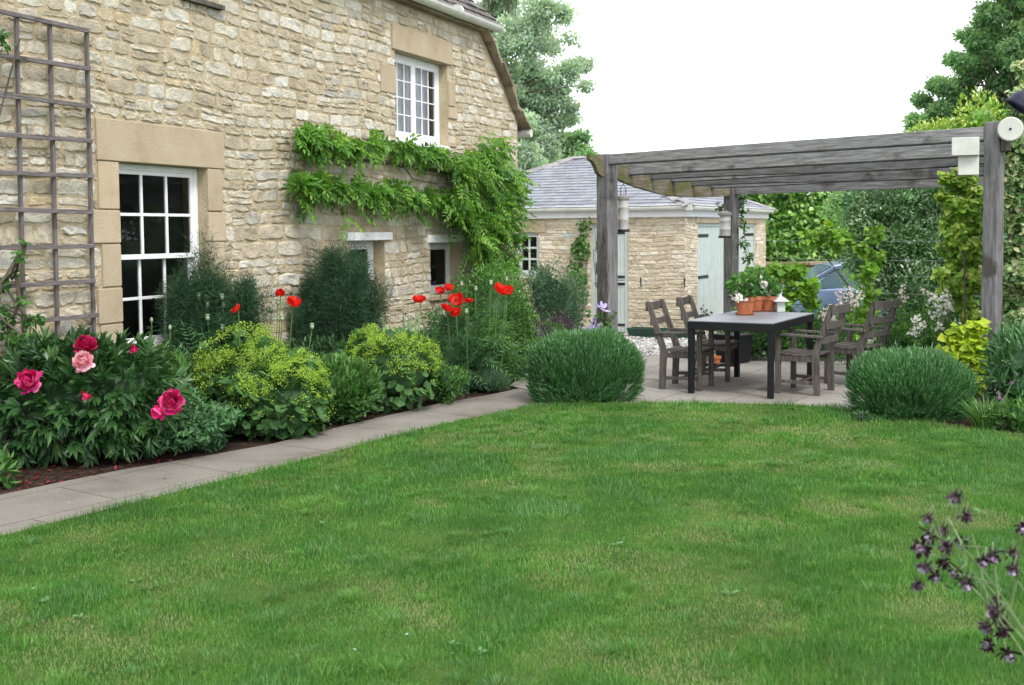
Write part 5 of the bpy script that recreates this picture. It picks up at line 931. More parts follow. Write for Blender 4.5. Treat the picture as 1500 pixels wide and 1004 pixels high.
# right half of the border
ferny('leafy_perennial', 'tall soft green foliage under the red poppies', 'plant', 662, 500, 12.1, .55, .42, .76, 460, 'mat_leaf')
ferny('leafy_perennial', 'ferny dark green clump right of the poppies', 'plant', 703, 520, 12.4, .34, .34, .68, 300, 'mid_leaf', L=.36)
clump('bushy_shrub', 'light green bushy shrub at the foot of the wisteria', 'shrub', 715, 450, 14.0, .5, .35, 1.28, 4200, 'oval', .045, .022, 'mid_leaf', up=.5, lob=.3, bias=.12)
clump('bushy_shrub', 'bright green shrub between wisteria and outbuilding window', 'shrub', 752, 460, 14.8, .32, .32, 1.05, 2400, 'oval', .045, .022, 'mid_leaf', up=.5, lob=.35, bias=.2)
clump('low_cushion', 'low grey green cushion plant on the path edge', 'plant', 714, 568, 11.95, .25, .20, .20, 2600, 'tri', .06, .006, 'blue_leaf', up=1., out=.5, rand=.5, lob=.12)
ferny('small_leafy_clump', 'small green clump behind the left round bush', 'plant', 752, 548, 12.9, .30, .28, .20, 130, 'mat_leaf', L=.2)
clump('edging_plant', 'small mixed leafy plant at the path edge beside the smaller frothy clump', 'plant', 650, 575, 11.2, .22, .25, .40, 1500, 'oval', .04, .018, 'mid_leaf', lob=.35)
clump('purple_shrub', 'dull purple leaved plant beside the outbuilding window', 'plant', 770, 480, 15.2, .42, .3, .52, 1500, 'oval', .04, .022, 'dull_purple', lob=.35)
clump('thyme_mound', 'bright green rounded herb mound behind the white flowers', 'plant', 800, 490, 16.0, .30, .28, .40, 2200, 'oval', .03, .012, 'mid_leaf', lob=.15, bias=.15, up=.8)
clump('purple_shrub', 'purple leaved plant in front of the white pipe', 'plant', 822, 478, 17.6, .22, .2, .42, 900, 'oval', .04, .022, 'dull_purple', lob=.35)
# white flowers
def scatterflowers(pl, pts, r, mt, lay=((5, .8, 1.),), name='flower', k=None):
    s = Soup()
    for p in pts: flower(s, pl.rng, p, pl.rng.normal(size=3)*.4+np.array([0, -.6, .6]), r*(.8+.4*pl.rng.random()), list(lay))
    return pl.part(s, name, mt)
pl = clump('rock_rose', 'low plant dotted with white flowers behind the left round bush', 'plant', 785, 525, 14.2, .42, .3, .32, 2600, 'oval', .04, .014, 'mid_leaf', lob=.2); rg = pl.rng
scatterflowers(pl, [D(rg.uniform(745, 832), rg.uniform(502, 518), 14.0+.3*rg.random()) for _ in range(46)], .017, 'petal_white')
pl = clump('catmint', 'grey green lilac flowered plant at the foot of the left pergola post', 'plant', 850, 520, 13.6, .42, .32, .36, 2600, 'oval', .03, .012, 'grey_leaf', up=1.); rg = pl.rng
s = Soup(); n = 400; P = np.array([D(rg.uniform(828, 895), rg.uniform(489, 506), 13.4+.4*rg.random()) for _ in range(n)]); s.leaves(P, unit(rg, n)+Zu, unit(rg, n), .02, .015, 'diamond', rg.random(n)); pl.part(s, 'flower', 'petal_lilac')
# dark bush and climber on outbuilding wall
c = D(812, 455, 18.6); shrub('olive_green_bush', 'dark grey green bush against the outbuilding wall', 'shrub', [((c[0], c[1], .42), (.42, .38, .72)), ((c[0]+.2, c[1], .35), (.32, .35, .62)), ((c[0]-.2, c[1], .75), (.26, .3, .42))], 6500, 'oval', .06, .016, 'blue_leaf', lob=.3, up=.4)
cb = GC+gd*gw(852, 470)[0]+gn*.12; cb[2] = float(gz(cb[0], cb[1])); pl = Plant('wall_climber', 'thin green climber beside the narrow door of the outbuilding', 'climber', cb); rg = pl.rng; s = Soup(); q = np.concatenate([inpx(rg, [(838, 352), (862, 340), (862, 378), (850, 382), (838, 370)], 150), inpx(rg, [(830, 390), (850, 378), (862, 400), (858, 420), (835, 412)], 90), inpx(rg, [(842, 325), (866, 322), (868, 335), (850, 340)], 40), inpx(rg, [(840, 410), (862, 415), (858, 455), (838, 440)], 60)])
P = np.array([PL(x, y, GC+gn*(.04+.12*rg.random()), gn) for x, y in q]); n = len(P); s.leaves(P, gn*.6+unit(rg, n)-Zu*.4, gn+unit(rg, n)*.5, .09, .075, 'ivy', rg.random(n)); pl.part(s, 'foliage', 'mid_leaf')
s = Soup()
for pts in ([(852, 470), (856, 420), (846, 380), (852, 330)], [(852, 440), (858, 400), (862, 360)]): s.tube([PL(x, y, GC+gn*.04, gn) for x, y in pts], .010, 5)
pl.part(s, 'stem', 'bark')
for px, py, w_ in ((790, 453, 'left'), (805, 454, 'right')):
    t = D(px, py, 16.6); b = np.array([t[0], t[1], float(gz(t[0], t[1]))]); pl = Plant('allium', w_+' of two faded round allium seed heads before the dark bush', 'allium', b, 'faded alliums'); s = Soup(); s.tube([b, t], .006, 5); pl.part(s, 'stem', 'stem'); s = Soup(); n = 260; d = unit(pl.rng, n); s.leaves(t+d*.012, d, unit(pl.rng, n), .028, .006, 'diamond', pl.rng.random(n)); pl.part(s, 'seed_head', 'dull_purple')
# clothes line with pegs
a = PL(770, 346, GC+gn*.5, gn); b = PL(872, 337, GC+gn*1.2, gn); b = pw(-.11, -.0, D(872, 337, 14.76)[2]); L_ = thing('clothes_line', 'thin washing line with pegs from the outbuilding to the left pergola post', 'washing line', a); s = Soup(); t = np.linspace(0, 1, 9)[:, None]; P = (b-a)*t; P[:, 2] -= .05*np.sin(t[:, 0]*math.pi); s.tube(P, .004, 5); s.build('line', M['label'], L_)
M['bluep'] = surf('blue_plastic', g3((.10, .45, .65)), 4, 2, .5); M['pinkp'] = surf('pink_plastic', g3((.75, .35, .45)), 4, 2, .5)
for f, mt in ((.62, 'bluep'), (.70, 'bluep'), (.25, 'pinkp'), (.96, 'label')):
    p = (b-a)*f; p[2] -= .05*math.sin(f*math.pi); s = Soup(); s.bar(p+[-.006, 0, .035], p+[-.010, 0, -.04], .012, .008, (0, 1, 0)); s.bar(p+[.006, 0, .035], p+[.012, 0, -.04], .012, .008, (0, 1, 0)); s.build('peg', M[mt], L_)
# ---------------------------------------------------------------- lavender domes
def dome(label, c, rx, ry, h, n, ex=2.8):
    pl = Plant('lavender_bush', label, 'lavender', (c[0], c[1], 0), 'clipped lavender bushes beside the terrace'); rg = pl.rng; s = Soup(); cc = np.array([c[0], c[1], h*.36]); r = np.array([rx, ry, h*.62])*.92
    P, Nn = blob(rg, cc, r, n, .12, .065, ex, .0, up=.6, fr=2.6); A = nrm(Nn*.75+Zu*.75+unit(rg, len(P))*.22); A[:, 2] = np.abs(A[:, 2])*.9+.05; m = len(P); rd = np.clip(rg.random(m)*.55+.45*np.clip((P[:, 2]-.1)/h, 0, 1)*rg.random(m)+.05, 0, 1); lf = (.7+.6*rg.random(m))*np.where(rg.random(m) < .03, 1.7, 1); tu = .8+.5*vnoise(P[:, 0], P[:, 2], 9, 3)
    for k_ in range(7):
        f = (k_+.3)/7; a = k_*2.4+rg.random(m)*.8; B = nrm(np.cross(A, unit(rg, m))); C_ = np.cross(A, B); rad = B*np.cos(a)[:, None]+C_*np.sin(a)[:, None]; base = P+A*(.075*f*lf*tu)[:, None]
        s.leaves(base, A*(.75+.9*f)+rad*(.75-.5*f), rad-A*.3, .037*(.8+.4*rg.random(m)), .0064, 'blade', np.clip(rd*(.6+.6*f)+rg.normal(size=m)*.1, 0, 1))
    core(s, cc, r*.76, rg, ex=ex, zmin=.0, n=(28, 18), rnd=0.0); pl.part(s, 'foliage', 'lavender_leaf')
    st = Soup()
    for i in range(26): a = rg.random()*6.28; e = cc+np.array([math.cos(a)*rx*.8, math.sin(a)*ry*.8, -h*.1+rg.random()*.2]); st.tube([np.array([c[0], c[1], 0]), np.array([c[0]+math.cos(a)*rx*.5, c[1]+math.sin(a)*ry*.5, .08]), e], [.012, .009, .004], 5)
    pl.part(st, 'stem', 'bark')
c = D(857, 560, 11.25); dome('large clipped dome of grey green lavender at the left corner of the terrace', c, .565, .52, .66, 9000)
c = D(1333, 580, 10.1); dome('clipped dome of grey green lavender right of the dining table', c, .51, .48, .56, 7600)
# ---------------------------------------------------------------- clematis on the left post
cp = pw(-.12, -.14, 0); pl = Plant('clematis', 'clematis with large lilac flowers climbing the left pergola post', 'clematis', cp); rg = pl.rng; s = Soup()
for px, py, rp, dy in ((883, 452, 11, 0), (866, 483, 12, -.1), (873, 477, 9, .05), (862, 499, 9, -.1), (885, 502, 9, 0), (848, 505, 7, 0)):
    c = D(px, py, 14.5+dy); s = Soup(); flower(s, rg, c, rg.normal(size=3)*.3+np.array([-.1, -.7, .6]), rp*14.5/1650*1.1, [(6, .85, 1.0)], 'petal', .55); pl.part(s, 'flower', 'petal_lilac')
s = Soup(); n = 170; P = np.array([D(rg.uniform(862, 900), rg.uniform(455, 540), 14.5+.15*rg.random()) for _ in range(n)]); s.leaves(P, unit(rg, n)-Zu*.2, unit(rg, n)+[0, -1, .4], .07, .05, 'oval', rg.random(n)); pl.part(s, 'foliage', 'mid_leaf')
s = Soup()
for i in range(7):
    q = np.linspace(0, 1, 12); x = rg.uniform(-.1, .1); P = np.array([pw(x*.9+.06*math.sin(9*t+i), -.115-.01*rg.random(), .1+1.75*t*(.75+.25*rg.random())) for t in q]); s.tube(P, .0045, 5)
pl.part(s, 'stem', 'bark')
# ---------------------------------------------------------------- plants on the table
def geranium(label, P, r, h, n, fl):
    pl = Plant('geranium', label, 'geranium', P+Zu*.17, 'geraniums in the terracotta pots'); rg = pl.rng; s = Soup(); c = P+Zu*(.17+h*.5); fol(s, rg, c, (r, r, h*.55), n, 'round', .05, .055, out=.6, up=.3, rand=.5, zmin=P[2]+.16, coref=.5); pl.part(s, 'foliage', 'mid_leaf'); fl = [D(*q) for q in fl]
    s = Soup()
    for q in fl:
        m = 34; d = unit(rg, m); s.leaves(q+d*.018, d+unit(rg, m)*.5, unit(rg, m), .034, .03, 'petal', rg.random(m))
    pl.part(s, 'flower', 'petal_white'); s = Soup()
    for q in list(fl)+[c+unit(rg, 1)[0]*r*.5 for _ in range(5)]: s.tube([P+Zu*.16, (P+q)/2+Zu*.1, q], .003, 4)
    pl.part(s, 'stem', 'stem')
Y1 = P1[1]
geranium('white geranium in the front left pot', P1, .17, .26, 300, [(1078, 425, Y1), (1088, 419, Y1-.05), (1098, 415, Y1), (1109, 413, Y1+.1), (1082, 437, Y1-.15), (1075, 433, Y1), (1118, 417, Y1)])
geranium('green geranium in the middle pot', P2, .16, .30, 260, [(1125, 424, P2[1]), (1115, 408, P2[1])]); geranium('green geranium in the right pot', P3, .13, .2, 160, [(1128, 430, P3[1]-.05)])
pl = Plant('dark_seedling', 'wiry dark stemmed flower between the left chairs and the rear post', 'plant', G(1045, 545)*[1, 1, 0]); s = Soup(); q = [(1030, 449), (1035, 455), (1041, 459), (1038, 463), (1032, 457), (1043, 457), (1027, 453)]
for p in q: c = D(*p, 14.4); n = 5; s.leaves(np.repeat([c], n, 0), unit(pl.rng, n), unit(pl.rng, n), .028, .02, 'diamond', pl.rng.random(n))
pl.part(s, 'flower', 'aquil_dark'); stems(pl, [D(*p, 14.4) for p in q], .0025, spread=.2)
# ---------------------------------------------------------------- vines, climbers and shrubs on the right
def vine(label, clusters, Y, n, L, mat, base, tm='vine', name='grape_vine', cat='vine', group=None, droop=.35, wk=1.0, sr=.012):
    pl = Plant(name, label, cat, base, group); rg = pl.rng; s = Soup(); st = Soup(); b = np.array(base, float); tot = sum(r*r for _, _, r in clusters); prev = None
    for (px, py, r) in clusters:
        c = D(px, py, Y+rg.uniform(-.15, .15)); R = r*Y/1650; m = int(n*r*r/tot)+3; P = c+unit(rg, m)*(R*rg.random(m)**.45)[:, None]*[1, .6, .9]; A = unit(rg, m)*.8-Zu*droop+np.array([0, -.4, 0]); Nf = np.array([0, -.55, .75])+unit(rg, m)*.6; s.leaves(P, A, Nf, L*(.6+.7*rg.random(m)), L*wk*(.6+.6*rg.random(m)), tm, np.clip(rg.random(m)*.75+.25*(P[:, 2]-c[2])/R, 0, 1))
        if prev is not None and np.linalg.norm(prev-c) < 1.2: st.tube([prev, (prev+c)/2-Zu*.03, c], sr*.5, 5)
        prev = c
    c = D(clusters[0][0], clusters[0][1], Y)+np.array([.03, .22, 0]); b = b+np.array([0, .2, 0]); st.tube([b, b+(c-b)*[.2, .2, .6], c], [sr, sr*.8, sr*.5], 6); pl.part(s, 'foliage', mat); pl.part(st, 'stem', 'bark')
vine('bright green grape vine behind the right end of the table', [(1125, 412, 18), (1140, 395, 16), (1165, 400, 16), (1160, 425, 18), (1183, 420, 16), (1190, 442, 13), (1150, 445, 12), (1120, 435, 12)], 14.4, 520, .11, 'bright_leaf', G(1170, 530))
vine('bright green grape vine hanging in front of the parked car and hedge', [(1190, 348, 16), (1212, 342, 16), (1240, 350, 15), (1262, 362, 14), (1280, 380, 18), (1268, 400, 15), (1272, 430, 16), (1262, 460, 18), (1240, 475, 16), (1280, 345, 14), (1255, 490, 16), (1225, 358, 12)], 14.8, 560, .11, 'bright_leaf', G(1262, 525))
vine('thin rose stems climbing the rear pergola post', [(1082, 300, 8), (1090, 330, 8), (1087, 355, 9), (1096, 380, 8), (1089, 405, 9), (1098, 372, 7), (1085, 320, 6), (1056, 302, 6), (1108, 392, 6), (1092, 425, 6)], 16.7, 150, .08, 'mid_leaf', pw(.1, kb-.15), tm='oval', name='climbing_rose', cat='rose', wk=.5, sr=.008)
vine('dark ivy at the head of the rear pergola post', [(1080, 280, 8), (1085, 292, 9), (1087, 310, 7)], 16.8, 130, .06, 'dark_leaf', pw(.12, kb-.12), tm='ivy', name='ivy', cat='ivy', sr=.008)
# hedge across the back
def hedge():
    pl = Plant('leafy_hedge', 'tall dense leafy hedge above the dry stone wall behind the car', 'hedge', (8.5, 29.4, -.3)); rg = pl.rng; s = Soup(); zt_ = float(D(1180, 278, 28.6)[2])
    n = 9500; x = rg.uniform(3.2, 15, n); z = rg.uniform(.4, zt_+.1, n); y = 28.55+.35*fbm(x, z, .9, 3)+.28*rg.random(n)-.15*np.sin(z*1.4); top = zt_+.35*(fbm(x, x*0, .8, 9)-.5)+.1; k = z < top
    P = np.stack([x, y, z], 1)[k]; m = len(P); s.leaves(P, np.array([0, -.5, -.6])+unit(rg, m)*.7, np.array([0, -.8, .6])+unit(rg, m)*.55, .15*(.6+.7*rg.random(m)), .12*(.6+.6*rg.random(m)), 'oval', np.clip(rg.random(m)**1.3, 0, 1))
    n = 3000; P = np.stack([rg.uniform(3.2, 15, n), rg.uniform(28.6, 29.9, n), zt_+.1*rg.normal(size=n)+.05], 1); s.leaves(P, unit(rg, n)*.7+[0, -.3, .2], Zu+unit(rg, n)*.6, .14, .11, 'oval', rg.random(n)*.5+.5)
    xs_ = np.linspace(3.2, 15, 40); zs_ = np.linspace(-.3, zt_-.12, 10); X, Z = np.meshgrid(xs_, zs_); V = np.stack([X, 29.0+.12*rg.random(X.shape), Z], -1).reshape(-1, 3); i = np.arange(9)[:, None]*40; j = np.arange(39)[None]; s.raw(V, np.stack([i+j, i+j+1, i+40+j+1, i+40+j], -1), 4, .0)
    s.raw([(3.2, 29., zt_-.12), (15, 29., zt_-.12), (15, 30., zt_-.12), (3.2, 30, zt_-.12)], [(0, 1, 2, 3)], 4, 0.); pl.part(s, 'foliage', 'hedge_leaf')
    st = Soup(); [st.tube([(x_, 29.3, -.3), (x_+.1, 29.2, 1.2), (x_, 29.1, 2.2)], [.05, .035, .02], 6) for x_ in np.arange(3.6, 14.8, .7)]; pl.part(st, 'trunk', 'bark')
hedge()
def cc_(px, py, Y): return tuple(D(px, py, Y))
shrub('silvery_shrub', 'tall dark shrub flecked with small pale blossom behind the training wires', 'shrub', [(cc_(1300, 300, 16.0), (.50, .5, .45)), (cc_(1345, 285, 16.2), (.55, .5, .5)), (cc_(1300, 360, 15.8), (.62, .5, .6)), (cc_(1355, 370, 16.0), (.6, .5, .7)), (cc_(1330, 440, 15.6), (.7, .5, .6)), (cc_(1275, 330, 16.3), (.35, .4, .5)), (cc_(1395, 330, 16.4), (.5, .5, 1.1))], 24000, 'oval', .062, .034, 'silver_leaf', lob=.25, fr=4, shell=.45, coref=.5)
shrub('boundary_bush', 'mid green bush between the hedge and the silvery shrub', 'shrub', [(cc_(1265, 295, 20), (.6, .6, .5)), (cc_(1290, 350, 20), (.8, .6, 1.2))], 6000, 'oval', .065, .034, 'oak_leaf', lob=.25, bias=.15)
shrub('boundary_bush', 'dark mass of bushes behind the yellow green ivy', 'shrub', [((7.0, 16.6, 1.1), (1.4, .9, 1.3)), ((8.8, 16.2, 1.4), (1.6, 1.0, 1.7)), ((6.4, 18., 1.1), (1.0, .8, 1.4)), ((9.6, 13.4, 1.4), (1.2, 1.6, 1.7))], 15000, 'oval', .08, .045, 'oak_leaf', lob=.2, coref=.6)
shrub('climbing_hop', 'yellow green shrub rising above the right end of the beam', 'shrub', [(cc_(1365, 200, 17.5), (.40, .4, .22)), (cc_(1400, 195, 17.2), (.45, .4, .26)), (cc_(1438, 180, 17), (.4, .4, .4)), (cc_(1345, 215, 17.5), (.3, .4, .2)), (cc_(1390, 250, 17.3), (.8, .5, .6))], 4600, 'oval', .07, .035, 'ivy_leaf', lob=.4, fr=4, coref=.5)
vine('yellow green ivy curtain hanging left of the right pergola post', [(1408, 262, 22), (1425, 285, 20), (1400, 300, 18), (1422, 325, 22), (1400, 340, 18), (1425, 365, 22), (1404, 385, 20), (1418, 410, 22), (1395, 420, 16), (1412, 445, 20), (1425, 465, 16), (1385, 260, 12), (1432, 300, 15), (1432, 400, 15), (1390, 320, 14), (1388, 360, 14), (1380, 285, 10), (1378, 400, 12), (1382, 430, 12), (1410, 365, 20), (1410, 320, 20)], 12.3, 4200, .085, 'ivy_leaf', G(1425, 570), tm='ivy', name='ivy', cat='ivy', droop=.9, wk=.9)
vine('variegated cream and green ivy right of the right pergola post', [(1490, 215, 22), (1480, 240, 18), (1500, 265, 28), (1478, 290, 14), (1492, 320, 26), (1485, 360, 22), (1500, 400, 28), (1485, 430, 20), (1495, 470, 24), (1520, 330, 30), (1530, 240, 30), (1525, 160, 30), (1530, 420, 30), (1500, 130, 14), (1485, 135, 8), (1478, 215, 12), (1476, 260, 11), (1479, 325, 13), (1476, 380, 12), (1480, 450, 13), (1470, 405, 8), (1500, 100, 16), (1520, 190, 20), (1560, 300, 40), (1560, 400, 40), (1560, 200, 40)], 11.3, 7500, .08, 'ivyv_leaf', (5.4, 11.7, 0), tm='ivy', name='ivy', cat='ivy', droop=.7, wk=.9)
c = D(1515, 330, 12.1); pl = shrub('boundary_bush', 'dark leafy growth inside the variegated ivy', 'shrub', [((c[0]+.25, c[1], .9), (.5, .4, 1.0)), ((c[0]+.3, c[1], 2.2), (.45, .4, .9))], 3500, 'oval', .06, .04, 'dark_leaf', lob=.2)
s = Soup(); c = D(1499, 470, 11.3); s.bb(c[0]-.05, c[0]+.05, c[1]-.05, c[1]+.05, 0, D(1499, 405, 11.3)[2]); o = s.build('wooden_stake', M['trelz'], bevel=.004); tag(o, 'short brown wooden stake at the right edge beside the variegated ivy', 'stake')
vine('golden yellow leaved climber at the foot of the right pergola post', [(1425, 480, 14), (1412, 495, 14), (1428, 505, 16), (1400, 510, 15), (1420, 525, 18), (1395, 520, 10), (1428, 548, 14), (1424, 572, 11), (1430, 560, 12), (1432, 530, 14), (1410, 500, 16), (1398, 492, 12), (1430, 478, 12), (1418, 512, 16), (1385, 512, 10), (1408, 480, 8)], 11.05, 950, .10, 'gold_leaf', G(1430, 590), tm='vine', name='golden_hop', cat='climber', droop=.6)
pl = shrub('leafy_border_plant', 'mid green leafy plants behind the right round bush', 'plant', [(cc_(1312, 525, 12.6), (.22, .3, .42)), (cc_(1350, 520, 12.7), (.36, .3, .45)), (cc_(1392, 520, 12.4), (.26, .3, .42)), (cc_(1288, 548, 12.0), (.12, .2, .2))], 5200, 'oval', .055, .02, 'mid_leaf', lob=.3, up=.6)
def blossom(label, blobs, Y, mt, n, base, name='pale_phlox', r=.018):
    pl = Plant(name, label, 'flowers', base, 'pale flowering plants on the right'); rg = pl.rng; s = Soup(); q = Soup(); tops = []
    for (px, py, rp) in blobs:
        c = D(px, py, Y+rg.uniform(-.1, .1)); R = rp*Y/1650; m = int(n*rp/12); P = c+unit(rg, m)*(R*rg.random(m)**.5)[:, None]
        for p in P: flower(s, rg, p, rg.normal(size=3)*.6+np.array([0, -.7, .4]), r*(.8+.4*rg.random()), [(5, .75, 1.)], wr=.8)
        tops.append(c); m = 60; f = rg.random(m); b = np.array([c[0], c[1], 0.]); q.leaves(b+(c-b)*f[:, None]+unit(rg, m)*.06, unit(rg, m)+Zu*.6, unit(rg, m), .06, .018, 'oval', rg.random(m))
    pl.part(s, 'flower', mt); pl.part(q, 'foliage', 'mid_leaf'); stems(pl, tops, .004, spread=.8)
blossom('pale pink flower cluster between the two right chairs', [(1238, 430, 13), (1245, 445, 13), (1255, 437, 12), (1232, 448, 10), (1215, 455, 10), (1205, 462, 8), (1218, 470, 8)], 14.0, 'petal_blush', 32, G(1240, 532))
blossom('white flower heads in front of the training wires', [(1372, 440, 12), (1385, 435, 10), (1378, 455, 11), (1388, 446, 9), (1370, 462, 10), (1342, 470, 10), (1350, 478, 8), (1338, 488, 9), (1382, 468, 9), (1375, 478, 8), (1392, 452, 7)], 12.1, 'petal_white', 30, G(1370, 560))
blossom('small dusky pink flowers beside the far right chair', [(1318, 430, 8), (1325, 440, 7), (1322, 422, 6), (1355, 425, 7), (1362, 432, 6)], 14.6, 'petal_blush', 16, G(1325, 525))
shrub('boundary_bush', 'rounded green bushes along the garden edge right of the pergola', 'shrub', [((7.2, 10.6, .7), (.8, .8, .8)), ((8.3, 11.6, .9), (1.0, .9, 1.1)), ((7.4, 9.2, .5), (.6, .6, .6)), ((8.6, 9.8, .8), (.9, .9, .9))], 7000, 'oval', .07, .035, 'mid_leaf', lob=.25)
# low green strip at the back of the terrace
shrub('low_green_bed', 'low green foliage strip at the back edge of the terrace', 'plant', [((G(px, 528)[0], G(px, 528)[1]+.35, .25), (.42, .32, h)) for px, h in ((1100, .36), (1140, .32), (1180, .36), (1220, .42))], 7000, 'oval', .05, .022, 'mid_leaf', lob=.3, bias=.1)
# artemisia and chives at the right edge
c = D(1492, 570, 10.0); shrub('silver_artemisia', 'feathery grey green plant at the right edge beside the pergola post', 'plant', [((c[0], c[1], .42), (.30, .3, .40)), ((c[0]+.27, c[1]+.1, .42), (.26, .3, .42)), ((c[0]+.14, c[1]+.2, .5), (.26, .2, .3))], 2400, 'strap', .13, .02, 'mat_leaf', stem='stem', lob=.35, up=.7, rand=.7, bias=.1)
c = G(1452, 634); pl = Plant('chives', 'grassy chives with small purple flower heads at the right lawn edge', 'chives', c+[0, .1, 0]); rg = pl.rng; s = Soup(); n = 240; a = rg.random(n)*6.28; s.leaves(pl.b+np.stack([np.cos(a), np.sin(a), a*0], 1)*(.12*rg.random(n))[:, None], np.stack([np.cos(a)*.6, np.sin(a)*.6, np.ones(n)], 1)+rg.normal(size=(n, 3))*.15, np.stack([-np.cos(a), -np.sin(a), .4+a*0], 1), .24+.1*rg.random(n), .007, 'strap', rg.random(n)); pl.part(s, 'foliage', 'mid_leaf'); tops = []
for px, py in ((1464, 583), (1468, 586), (1467, 597), (1466, 617), (1482, 561), (1490, 548)):
    q = D(px, py, 9.75); s = Soup(); m = 60; d = unit(rg, m); s.leaves(q, d, unit(rg, m), .019, .008, 'diamond', rg.random(m)); pl.part(s, 'flower_head', 'petal_mauve'); tops.append(q)
stems(pl, tops, .002, spread=.2)
clump('edge_weed', 'small dark leafy tuft at the left foot of the right round bush', 'plant', 1262, 622, 9.75, .09, .08, .09, 160, 'oval', .04, .018, 'dark_leaf')
clump('edge_weed', 'small green seedlings below the right post at the lawn edge', 'plant', 1500, 640, 9.2, .25, .2, .26, 500, 'oval', .07, .03, 'mid_leaf')
# ---------------------------------------------------------------- rose on the trellis, left edge
rb = D(15, 520, 8.15); rb[2] = 0
vine('old rose with few leaves climbing the bottom of the wall trellis', [(12, 470, 14), (30, 440, 8), (22, 400, 12), (28, 375, 8), (5, 415, 12), (45, 470, 12), (60, 465, 8), (4, 450, 10), (15, 490, 14), (38, 355, 5), (-20, 440, 14), (35, 492, 12)], 8.12, 260, .055, 'mid_leaf', rb, tm='oval', name='climbing_rose', cat='rose', wk=.7, sr=.02)
vine('green rose shoot crossing the top of the wall trellis', [(3, 50, 9), (8, 65, 8), (-10, 58, 12), (-30, 70, 14)], 8.1, 60, .055, 'mid_leaf', (-3.95, 7.9, 0), tm='oval', name='climbing_rose', cat='rose', wk=.6, sr=.012)
clump('edge_weed', 'pointed green leaves at the extreme left end of the border', 'plant', -12, 690, 7.55, .14, .14, .2, 130, 'oval', .10, .035, 'mid_leaf')
# ---------------------------------------------------------------- trees
def tree(label, blobs, Y, n, L, W, mat, trunkx, name='tree', group='background trees', trk=.22, lob=.3, dY=1.2):
    base = np.array([D(trunkx, 200, Y)[0], Y, float(gz(0, Y))]); pl = Plant(name, label, 'tree', base, group); rg = pl.rng; s = Soup(); st = Soup(); tot = sum(r*r for _, _, r in blobs); top = max(D(x, y, Y)[2] for x, y, r in blobs)
    st.tube([base, base+[.1, 0, top*.3], base+[0, .1, top*.6], base+[.15, 0, top*.9]], [trk, trk*.8, trk*.5, trk*.15], 9)
    for (px, py, r) in blobs:
        c = D(px, py, Y+rg.uniform(-dY, dY)); R = r*Y/1650; k = max(3, int((r/9)**2*.75)); sub = c+unit(rg, k)*(R*rg.random(k)**.5)[:, None]*.8
        f = rg.uniform(.35, .8); a = base+[0, 0, top*f*.9]; a[2] = min(a[2], c[2]-.2); mid = (a+c)/2+rg.normal(size=3)*.15; st.tube([a, mid, c], [trk*.3, trk*.18, trk*.08], 6)
        for q in sub:
            st.tube([c, (c+q)/2+rg.normal(size=3)*.05, q], [trk*.08, trk*.05, trk*.03], 4, cap=False); m = int(n*r*r/tot/k); P, Nn = blob(rg, q, np.array([.42, .42, .26])*(R/1.0)**.35, m, .85, lob, fr=4); A = unit(rg, len(P))*.8+Nn*.4-Zu*.15; s.leaves(P, A, Zu*.6+unit(rg, len(P)), L*(.6+.7*rg.random(len(P))), W*(.7+.5*rg.random(len(P))), 'diamond', np.clip(rg.random(len(P))*.8+.2*np.clip((P[:, 2]-q[2])/.25, -1, 1)+.05, 0, 1))
    pl.part(s, 'crown', mat); pl.part(st, 'trunk', 'bark', True)
tree('tall airy silver green willow rising behind the house', [(715, 10, 30), (752, 8, 34), (792, 18, 34), (820, 22, 20), (735, 60, 36), (775, 58, 36), (812, 62, 32), (845, 98, 20), (735, 110, 38), (778, 108, 38), (820, 108, 30), (745, 155, 36), (785, 158, 38), (825, 150, 28), (852, 125, 12), (770, 200, 40), (808, 190, 30), (725, 160, 34), (790, 225, 34), (750, 185, 36), (760, 130, 36), (800, 130, 34), (760, -45, 40), (800, -40, 34), (715, -50, 40), (730, 210, 36), (775, 240, 34), (835, 178, 16), (760, -110, 40), (720, -120, 40)], 32, 52000, .13, .075, 'willow_leaf', 740, 'willow_tree', trk=.13)
tree('darker green tree between the willow and the outbuilding roof', [(812, 212, 26), (840, 205, 18), (850, 222, 18), (862, 226, 10), (820, 238, 24), (785, 235, 26), (805, 255, 30)], 36, 7000, .17, .11, 'oak_leaf', 815, 'broadleaf_tree')
tree('large broadleaf tree with full green crown above the right of the pergola', [(1340, 178, 14), (1352, 150, 14), (1372, 168, 26), (1380, 125, 22), (1400, 92, 20), (1410, 140, 34), (1425, 60, 18), (1435, 100, 34), (1450, 20, 26), (1455, 60, 30), (1450, 150, 36), (1490, 10, 36), (1490, 60, 38), (1495, 110, 40), (1500, 165, 40), (1540, 30, 45), (1545, 100, 45), (1550, 170, 45), (1470, -20, 30), (1520, -40, 45), (1600, 60, 60), (1600, 140, 60), (1420, 185, 30), (1380, 195, 24), (1580, -30, 60), (1350, 200, 16)], 30, 120000, .12, .075, 'oak_leaf', 1560, 'broadleaf_tree', trk=.18)
tree('tall tree beyond the right edge of the garden, mirrored in the sash window', [(1900, 0, 110), (2100, 60, 120), (1950, 160, 110), (2150, 200, 110), (1750, 120, 80), (1800, 220, 90), (2000, 250, 90), (1950, -120, 110), (1750, 0, 70), (2200, -60, 110)], 17, 16000, .17, .11, 'dark_leaf', 1950, 'broadleaf_tree')  # unseen tree, added to keep bright sky out of the window reflections
